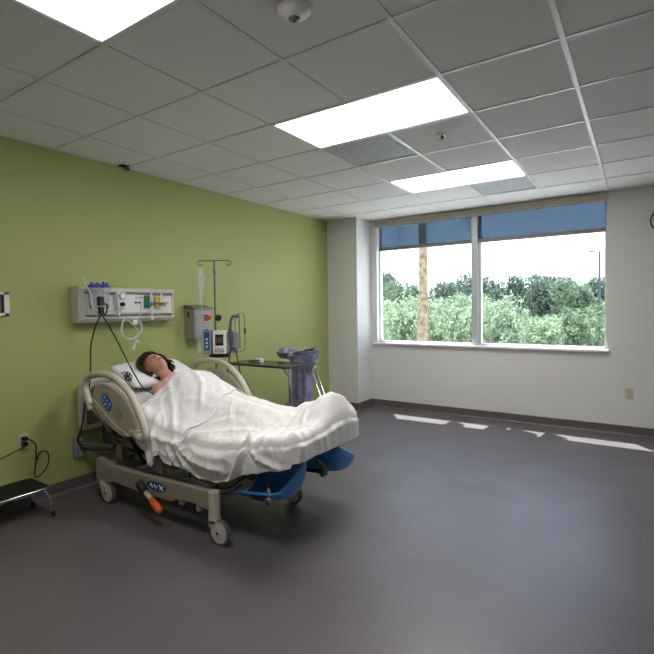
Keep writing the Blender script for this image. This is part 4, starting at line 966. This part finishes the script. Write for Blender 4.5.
for s in (-1, 1):
    y = lambda d: yb+s*d
    a = add([(-3.13, y(.13), .835), (-3.125, y(.205), .85 if s < 0 else .83)], [.06, .056], 3)
    # upper arm, forearm resting along the body, palm
    el = (-2.84, y(.265), .705); wr_ = (-2.62, y(.235), .690)
    b = add([(-3.0, y(.245), .785), el, (-2.73, y(.25), .698), wr_, (-2.555, y(.23), .692)], [.046, .038, .036, .026, .034], a+1)
    for k, (dy, L_, r) in enumerate(((-.030, .070, .0085), (-.010, .080, .0088), (.010, .075, .0085), (.028, .060, .0078))):
        p0 = V((-2.535, y(.23)+dy, .692)); add([p0, p0+V((L_*.4, dy*.1, .006)), p0+V((L_*.75, dy*.15, -.004)), p0+V((L_, dy*.15, -.020))], [.011, r, r*.95, r*.8], b+4)
    p0 = V((-2.575, y(.23)-s*.03, .695)); add([p0, p0+V((.03, -s*.022, .004)), p0+V((.058, -s*.030, -.004))], [.013, .010, .009], b+4)
    # leg
    l = add([(-2.48, y(.095), .69), (-2.30, y(.105), .675), (-2.12, y(.105), .67), (-1.98, y(.10)+.03, .68), (-1.83, y(.09)+.06, .705), (-1.77, y(.085)+.08, .712)], [.085, .068, .052, .050, .038, .034], 0)
    add([(-1.75, y(.088)+.08, .74), (-1.745, y(.092)+.08, .775), (-1.735, y(.095)+.08, .80)], [.034, .030, .020], l+5)
me_b = skin_mesh(chains)
bm = BM(); bm.from_mesh(me_b)
# head: sculpted ellipsoid with jaw, nose, brow, eye sockets, lips, ears
hb_ = BM(); bmesh.ops.create_uvsphere(hb_, u_segments=72, v_segments=56, radius=1)
def G(x, y, z, cx_, cy_, cz_, r): return math.exp(-(((x-cx_)**2+(y-cy_)**2+(z-cz_)**2)/(r*r)))
for v in hb_.verts:
    x, y, z = v.co      # x side, y face forward, z crown
    sx_, sy_, sz_ = .077, .096, .112
    if z < 0: sx_ *= 1-.30*(-z)**1.4; sy_ *= 1-.12*(-z)
    px_, py_, pz_ = x*sx_, y*sy_, z*sz_
    if y > 0:
        fl_ = .10*max(0, y-.7); py_ -= fl_*.05
        py_ += .026*G(px_, 0, pz_, 0, 0, -.028, .014)*1.0 + .014*G(px_, 0, pz_, 0, 0, -.008, .012) # nose tip, bridge
        py_ += .006*G(px_, 0, pz_*2, 0, 0, .028*2, .03)                                           # brow
        py_ -= .010*(G(px_, 0, pz_, .031, 0, .006, .014)+G(px_, 0, pz_, -.031, 0, .006, .014))    # sockets
        py_ += .005*(G(px_, 0, pz_, .031, 0, .004, .008)+G(px_, 0, pz_, -.031, 0, .004, .008))    # closed lids
        py_ += .008*G(px_*.6, 0, pz_, 0, 0, -.054, .009) + .007*G(px_*.6, 0, pz_, 0, 0, -.066, .008)  # lips
        py_ -= .004*G(px_*.5, 0, pz_*2, 0, 0, -.060*2, .008)
        py_ += .010*G(px_, 0, pz_, 0, 0, -.092, .022)                                             # chin
    v.co = hc + (sz*px_ + fz*py_ + cz*pz_)*HS
for s in (-1, 1):
    e = hc + (sz*s*.077 - fz*.006 - cz*.008)*HS
    b2 = BM(); bmesh.ops.create_uvsphere(b2, u_segments=20, v_segments=14, radius=1)
    for v in b2.verts:
        x, y, z = v.co; v.co = e + sz*s*x*.011 + fz*(y*.019+.0) + cz*z*.032 - fz*z*.004
    m_ = bpy.data.meshes.new('e'); b2.to_mesh(m_); b2.free(); hb_.from_mesh(m_)
m_ = bpy.data.meshes.new('h'); hb_.to_mesh(m_); hb_.free(); bm.from_mesh(m_)
person = obj('person', bm, m_skin, None, smooth=True)
rm = person.modifiers.new('r', 'REMESH'); rm.mode = 'VOXEL'; rm.voxel_size = .0045; rm.use_smooth_shade = True
sm_ = person.modifiers.new('sm', 'SMOOTH'); sm_.iterations = 2; sm_.factor = .4
tag(person, 'person with dark hair in a pink gown lying on their back in the bed', 'person')
# hair cap
bm = BM(); bmesh.ops.create_uvsphere(bm, u_segments=80, v_segments=60, radius=1)
dele = []
for v in bm.verts:
    x, y, z = v.co
    line = .38 + .10*math.cos(x*9)*0 + .05*noise.noise(V((x*9, 3, 0)))
    keep = (y < .0 and z > -.85) or (y < .34 and z > -.55) or z > line-.08
    if y > .34 and abs(x) < .66 and z < line-.10: keep = False
    q = 1+.05*noise.noise(V((x*14, y*4, z*4)))+.03*noise.noise(V((x*40, y*9, z*9)))+.10*max(0, -y)*max(0, .6-abs(z+.1))
    px_, py_, pz_ = x*.100*q, y*.118*q-.014, z*.150*q+.018
    if z < -.2: px_ *= 1.05; 
    v.co = hc + (sz*px_ + fz*py_ + cz*pz_)*HS
    if not keep: dele.append(v)
bmesh.ops.delete(bm, geom=dele, context='VERTS')
hr = obj('hair', bm, m_hair, person, smooth=True, solid=.014); hr['label'] = 'short dark brown hair'
bm = BM(); c = hc+(fz*.0905-cz*.060)*HS
for dz, r in ((.004, .0042), (-.005, .005)):
    tube(bm, [c+sz*q*.022+cz*(dz-.002*abs(q)*2)-fz*(.007*q*q)+fz*.004 for q in [k/5-1 for k in range(11)]], r, 8, rs=[r*max(.3, 1-abs(k/5-1)**2.2) for k in range(11)])
lp_ = obj('lips', bm, m_lip, person, smooth=True)
bm = BM()
for s in (-1, 1):
    c = hc+(sz*s*.031+cz*.026+fz*.088)*HS
    tube(bm, [c+sz*q*.017+cz*(.005-.005*q*q)-fz*(.008*q*q+.002*q*s) for q in [k/4-1 for k in range(9)]], .003, 6)
    c = hc+(sz*s*.031+cz*.003+fz*.0855)*HS
    tube(bm, [c+sz*q*.014-cz*(.003-.004*q*q)-fz*.006*q*q for q in [k/4-1 for k in range(9)]], .0018, 6)
obj('brows_and_lashes', bm, m_hair, person)
# gown: shell over chest, shoulders and sleeves
me_g = skin_mesh([([(-2.75, yb, .72), (-2.92, yb, .765), (-3.06, yb, .812), (-3.16, yb, .860), (-3.235, yb-.015, .90)], [.130, .135, .130, .106, .082], None),
                  ([(-3.125, yb-.11, .845), (-3.11, yb-.16, .848)], [.078, .066], 2),
                  ([(-3.13, yb+.13, .845), (-3.12, yb+.205, .84), (-3.0, yb+.25, .79)], [.072, .068, .058], 2)])
bm = BM(); bm.from_mesh(me_g)
for v in bm.verts: v.co += V((0, 0, 1))*.006*noise.noise(v.co*22)+V((1, 0, 0))*.005*noise.noise(v.co*18+V((5, 0, 0)))
obj('gown', bm, m_gown, person, smooth=True)
# loose locks of hair over the temples, ears and pillow
bm = BM(); rnd = random.Random(5)
for k in range(70):
    a = rnd.uniform(-PI, PI); x, z = math.sin(a), .25+.75*math.cos(a)*.6
    p0 = hc+(sz*x*.06*rnd.uniform(.3, 1)+cz*rnd.uniform(.09, .15)-fz*rnd.uniform(.0, .05))*HS
    s_ = 1 if x > 0 else -1; ln = rnd.uniform(.8, 1.15)
    p1 = hc+(sz*s_*.092+cz*rnd.uniform(.03, .09)+fz*rnd.uniform(-.05, .045))*HS
    p2 = hc+(sz*s_*(.098+rnd.uniform(0, .012))-cz*rnd.uniform(-.03, .05)*ln+fz*rnd.uniform(-.07, .015))*HS
    p3 = p2-cz*rnd.uniform(.02, .05)-fz*rnd.uniform(.01, .03)+sz*s_*rnd.uniform(-.01, .012)
    q = smoothpts([p0, p1, p2, p3], 4); n_ = len(q); tube(bm, q, .01, 5, rs=[.011*(1-(i/n_)**2)+.0015 for i in range(n_)])
for k in range(26):      # fringe
    x = -1+2*k/25; p0 = hc+(sz*x*.070+cz*.128*math.sqrt(1-.45*x*x)+fz*.045)*HS; p1 = hc+(sz*x*.078+cz*(.100-.03*x*x)+fz*(.088-.035*x*x))*HS; p2 = hc+(sz*x*.080+cz*(.060-.02*rnd.random()-.015*x*x)+fz*(.098-.045*x*x))*HS
    q = smoothpts([p0, p1, p2], 4); n_ = len(q); tube(bm, q, .01, 5, rs=[.010*(1-(i/n_)**2)+.001 for i in range(n_)])
obj('hair_locks', bm, m_hair, bpy.data.objects['hair'], smooth=True)

# ------------------------------------------------------------------ bedding
def interp(x, xs, ys): return float(np.interp(x, xs, ys))
CX_ = [-3.3, -3.2, -3.05, -2.95, -2.85, -2.7, -2.6, -2.5, -2.4, -2.27, -2.13, -2.0, -1.9, -1.82, -1.76, -1.72, -1.67, -1.62]
CZ_ = [.88, .91, .94, .95, .94, .89, .85, .82, .805, .79, .77, .755, .775, .82, .87, .885, .86, .77]
CW_ = [.24, .26, .28, .29, .29, .29, .28, .27, .26, .25, .24, .22, .20, .19, .19, .19, .19, .19]
def ssm(t): t = max(0., min(1., t)); return t*t*(3-2*t)
FOLDS = [  # (x,y) polylines in unrolled space (y below 2.05 = hanging), width, height
 ([(-1.74, 2.90), (-1.93, 2.55), (-1.96, 2.27), (-1.97, 2.05), (-2.03, 1.93), (-2.13, 1.78), (-2.20, 1.68)], .022, .022),
 ([(-1.88, 2.30), (-1.84, 2.05), (-1.86, 1.90)], .018, .014),
 ([(-1.98, 2.12), (-1.85, 1.98), (-1.70, 1.92)], .016, .012),
 ([(-2.62, 2.06), (-2.50, 1.98), (-2.35, 1.95), (-2.15, 1.93)], .018, .010),
 ([(-2.60, 2.02), (-2.48, 1.90), (-2.30, 1.82), (-2.10, 1.84)], .018, .012),
 ([(-2.66, 1.97), (-2.55, 1.83), (-2.38, 1.76), (-2.2, 1.74)], .016, .012),
 ([(-2.52, 2.10), (-2.42, 2.22), (-2.30, 2.28)], .020, .010),
 ([(-2.45, 2.08), (-2.25, 2.20), (-2.05, 2.24)], .025, .010),
 ([(-1.66, 2.12), (-1.72, 2.30), (-1.70, 2.50), (-1.66, 2.7)], .020, .012),
 ([(-1.64, 2.20), (-1.80, 2.42), (-1.86, 2.75)], .014, .010),
 ([(-2.98, 2.10), (-2.90, 1.95), (-2.86, 1.80)], .024, .012),
 ([(-2.86, 2.12), (-2.80, 1.95), (-2.78, 1.78)], .022, .014),
 ([(-3.0, 2.16), (-2.86, 2.28), (-2.78, 2.45)], .022, .011),
 ([(-2.98, 2.30), (-2.80, 2.20), (-2.68, 2.10)], .022, .012),
 ([(-2.90, 2.48), (-2.72, 2.40), (-2.60, 2.28)], .020, .012),
 ([(-2.95, 2.62), (-2.75, 2.58), (-2.58, 2.46)], .024, .010),
]
FA = [([np.array(p) for p in pl], w_, h_) for pl, w_, h_ in FOLDS]
def folds(x, y):
    s = 0.; P_ = np.array((x, y))
    for pl, w_, h_ in FA:
        best = 9.
        for a, b in zip(pl, pl[1:]):
            ab = b-a; t = max(0., min(1., float((P_-a)@ab/(ab@ab)))); d = P_-(a+ab*t); q = math.hypot(d[0], d[1]); best = min(best, q)
            if best > .15: pass
        if best < w_*5: s += h_*(.45*math.exp(-(best/w_)**2) + .75*math.exp(-best/(w_*.55)) - .35*math.exp(-((best-w_*2)/(w_*1.1))**2))
    return s
def wrinkle(x, y):
    p = V((x*5+noise.noise(V((x*3, y*3, 0)))*1.5, y*9, 0)); r = max(0, 1-abs(noise.noise(p))*2.2)**2.5
    p2 = V((x*14, y*7, 4)); r2 = max(0, 1-abs(noise.noise(p2))*2.2)**2.5
    p3 = V((x*22+y*9, y*24-x*6, 8)); r3 = noise.noise(p3)
    return .0065*r + .003*r2 + .0010*r3
def surf(x, y):
    base = mtop(x)+.008; cz_ = interp(x, CX_, CZ_); w_ = interp(x, CX_, CW_)
    yc_ = yb+.11*ssm((x+2.2)/.4); d = abs(y-yc_)/w_; b = math.exp(-(d**2.6)); z = base+(cz_-base)*b
    if -2.7 < x < -1.9:            # the hollow between the legs
        z -= .020*math.exp(-((y-yb)/.045)**2)*ssm((x+2.7)/.3)
    return z
def bedding(name, x0f, x1f, hemN, hemF, foot, off, m, label, cat, nx=150, ny=110, nsk=46, yN=2.062, bulge=None):
    bm = BM(); r = .045; G_ = []
    for i in range(nx+1):
        u = i/nx; row = []
        for j in range(ny+1):
            v = j/ny; xm = -3.1+1.5*u if foot is None else x0f(2.5)+(x1f(2.5)-x0f(2.5))*u; yF = yfar(xm if foot else -3.)+.03; y = yN+(yF-yN)*v; x = x0f(y)+(x1f(y)-x0f(y))*u
            dx = min(y-yN, yF-y); dd = dx
            if foot: dd = min(dx, (x1f(y)-x)); 
            z = surf(x, y)
            if foot and dx < .09 and (x1f(y)-x) < .09:     # rounded corner
                cx_, cyy = x1f(y)-.09, (yN+.09 if y < yb else yF-.09); vx, vy = x-cx_, y-cyy; L_ = math.hypot(vx, vy); M_ = max(abs(vx), abs(vy))
                if L_ > 1e-6: x, y2 = cx_+vx*M_/L_, cyy+vy*M_/L_; dd = .09-M_
                else: y2 = y
            else: y2 = y
            if dd < r: z -= r-math.sqrt(max(0, r*r-(r-dd)**2))
            k = ssm((dd+.03)/.05)
            z += (wrinkle(x, y2)+folds(x, y2))*k
            row.append(bm.verts.new((x, y2, z+off)))
        G_.append(row)
    for i in range(nx):
        for j in range(ny): bm.faces.new((G_[i][j], G_[i+1][j], G_[i+1][j+1], G_[i][j+1]))
    # skirt along near side, foot end, far side
    per = [(G_[i][0], 'n') for i in range(nx+1)]
    if foot:
        per += [(G_[nx][j], 'f') for j in range(1, ny+1)]
        per += [(G_[i][ny], 'b') for i in range(nx-1, -1, -1)]
        loops = [per]
    else: loops = [per, [(G_[i][ny], 'b') for i in range(nx+1)]]
    for L_ in loops:
        prev = None
        for q, (v0, sd) in enumerate(L_):
            x, y, z = v0.co
            hem = hemN(x) if sd == 'n' else (foot(y) if sd == 'f' else hemF(x))
            if sd == 'n': nrm = V((0, -1, 0))
            elif sd == 'b': nrm = V((0, 1, 0))
            else: nrm = V((1, 0, 0))
            if foot and sd == 'n' and x > x1f(y)-.09: tt = (x-(x1f(y)-.09))/.09*PI/4; nrm = V((math.sin(tt), -math.cos(tt), 0))
            if foot and sd == 'f' and y < yN+.09: tt = PI/4+(y-yN)/.09*PI/4; nrm = V((math.sin(tt), -math.cos(tt), 0))
            col_ = [v0]
            for k in range(1, nsk+1):
                t_ = k/nsk; zz = z+(hem-z)*t_; drop = z-zz
                ux, uy = (x, 2.05-drop) if sd != 'f' else (x+drop*.3, y)
                o_ = (folds(ux, uy)*1.1+wrinkle(ux+.3, uy+.1)*1.3)*ssm(t_*5)
                if bulge: o_ += bulge(x, t_, sd)
                col_.append(bm.verts.new(V((x, y, zz))+nrm*(o_+(.004+off)*ssm(t_*4))+V((0, 0, .004*noise.noise(V((x*9, y*9, k*.1)))*t_))))
            if prev:
                for k in range(nsk): bm.faces.new((prev[k], col_[k], col_[k+1], prev[k+1]))
            prev = col_
    o = obj(name, bm, m, None, smooth=True, solid=.006); tag(o, label, cat); return o
def hemN1(x): return interp(x, [-2.80, -2.70, -2.56, -2.40, -2.22, -2.10, -2.0, -1.8, -1.60], [.46, .44, .405, .375, .365, .40, .455, .51, .565])
def bul(x, t, sd):
    if sd != 'n': return 0
    return .035*math.sin(PI*min(1, t*1.05))*math.exp(-((x+2.3)/.28)**2)
bedding('blanket', lambda y: -2.80, lambda y: XF+.03, hemN1, lambda x: interp(x, [-2.0, -1.75], [.52, .60]), lambda y: .575, 0.006, m_blanket, 'white blanket covering the legs and tucked round the foot of the bed', 'blanket', nx=170, bulge=bul)
def x0s(y): return interp(y, [2.06, 2.2, 2.3, 2.4, 2.57, 2.8, 3.0], [-3.05, -3.05, -3.02, -3.03, -3.10, -3.09, -3.0])
def x1s(y): return interp(y, [2.06, 2.25, 2.6, 3.0], [-2.53, -2.46, -2.56, -2.56])
def hemS(x): return interp(x, [-3.08, -3.02, -2.89, -2.86, -2.84, -2.80, -2.76, -2.70, -2.62, -2.53], [.50, .475, .395, .375, .36, .44, .46, .42, .41, .56])
def bul2(x, t, sd): return (-.03*t if x < -2.9 else .004) if sd == 'n' else 0
bedding('bed_sheet', x0s, x1s, hemS, lambda x: .62, None, .020, m_sheet, 'white top sheet over the torso hanging in a point beside the near rail', 'sheet', nx=90, ny=110, bulge=bul2)
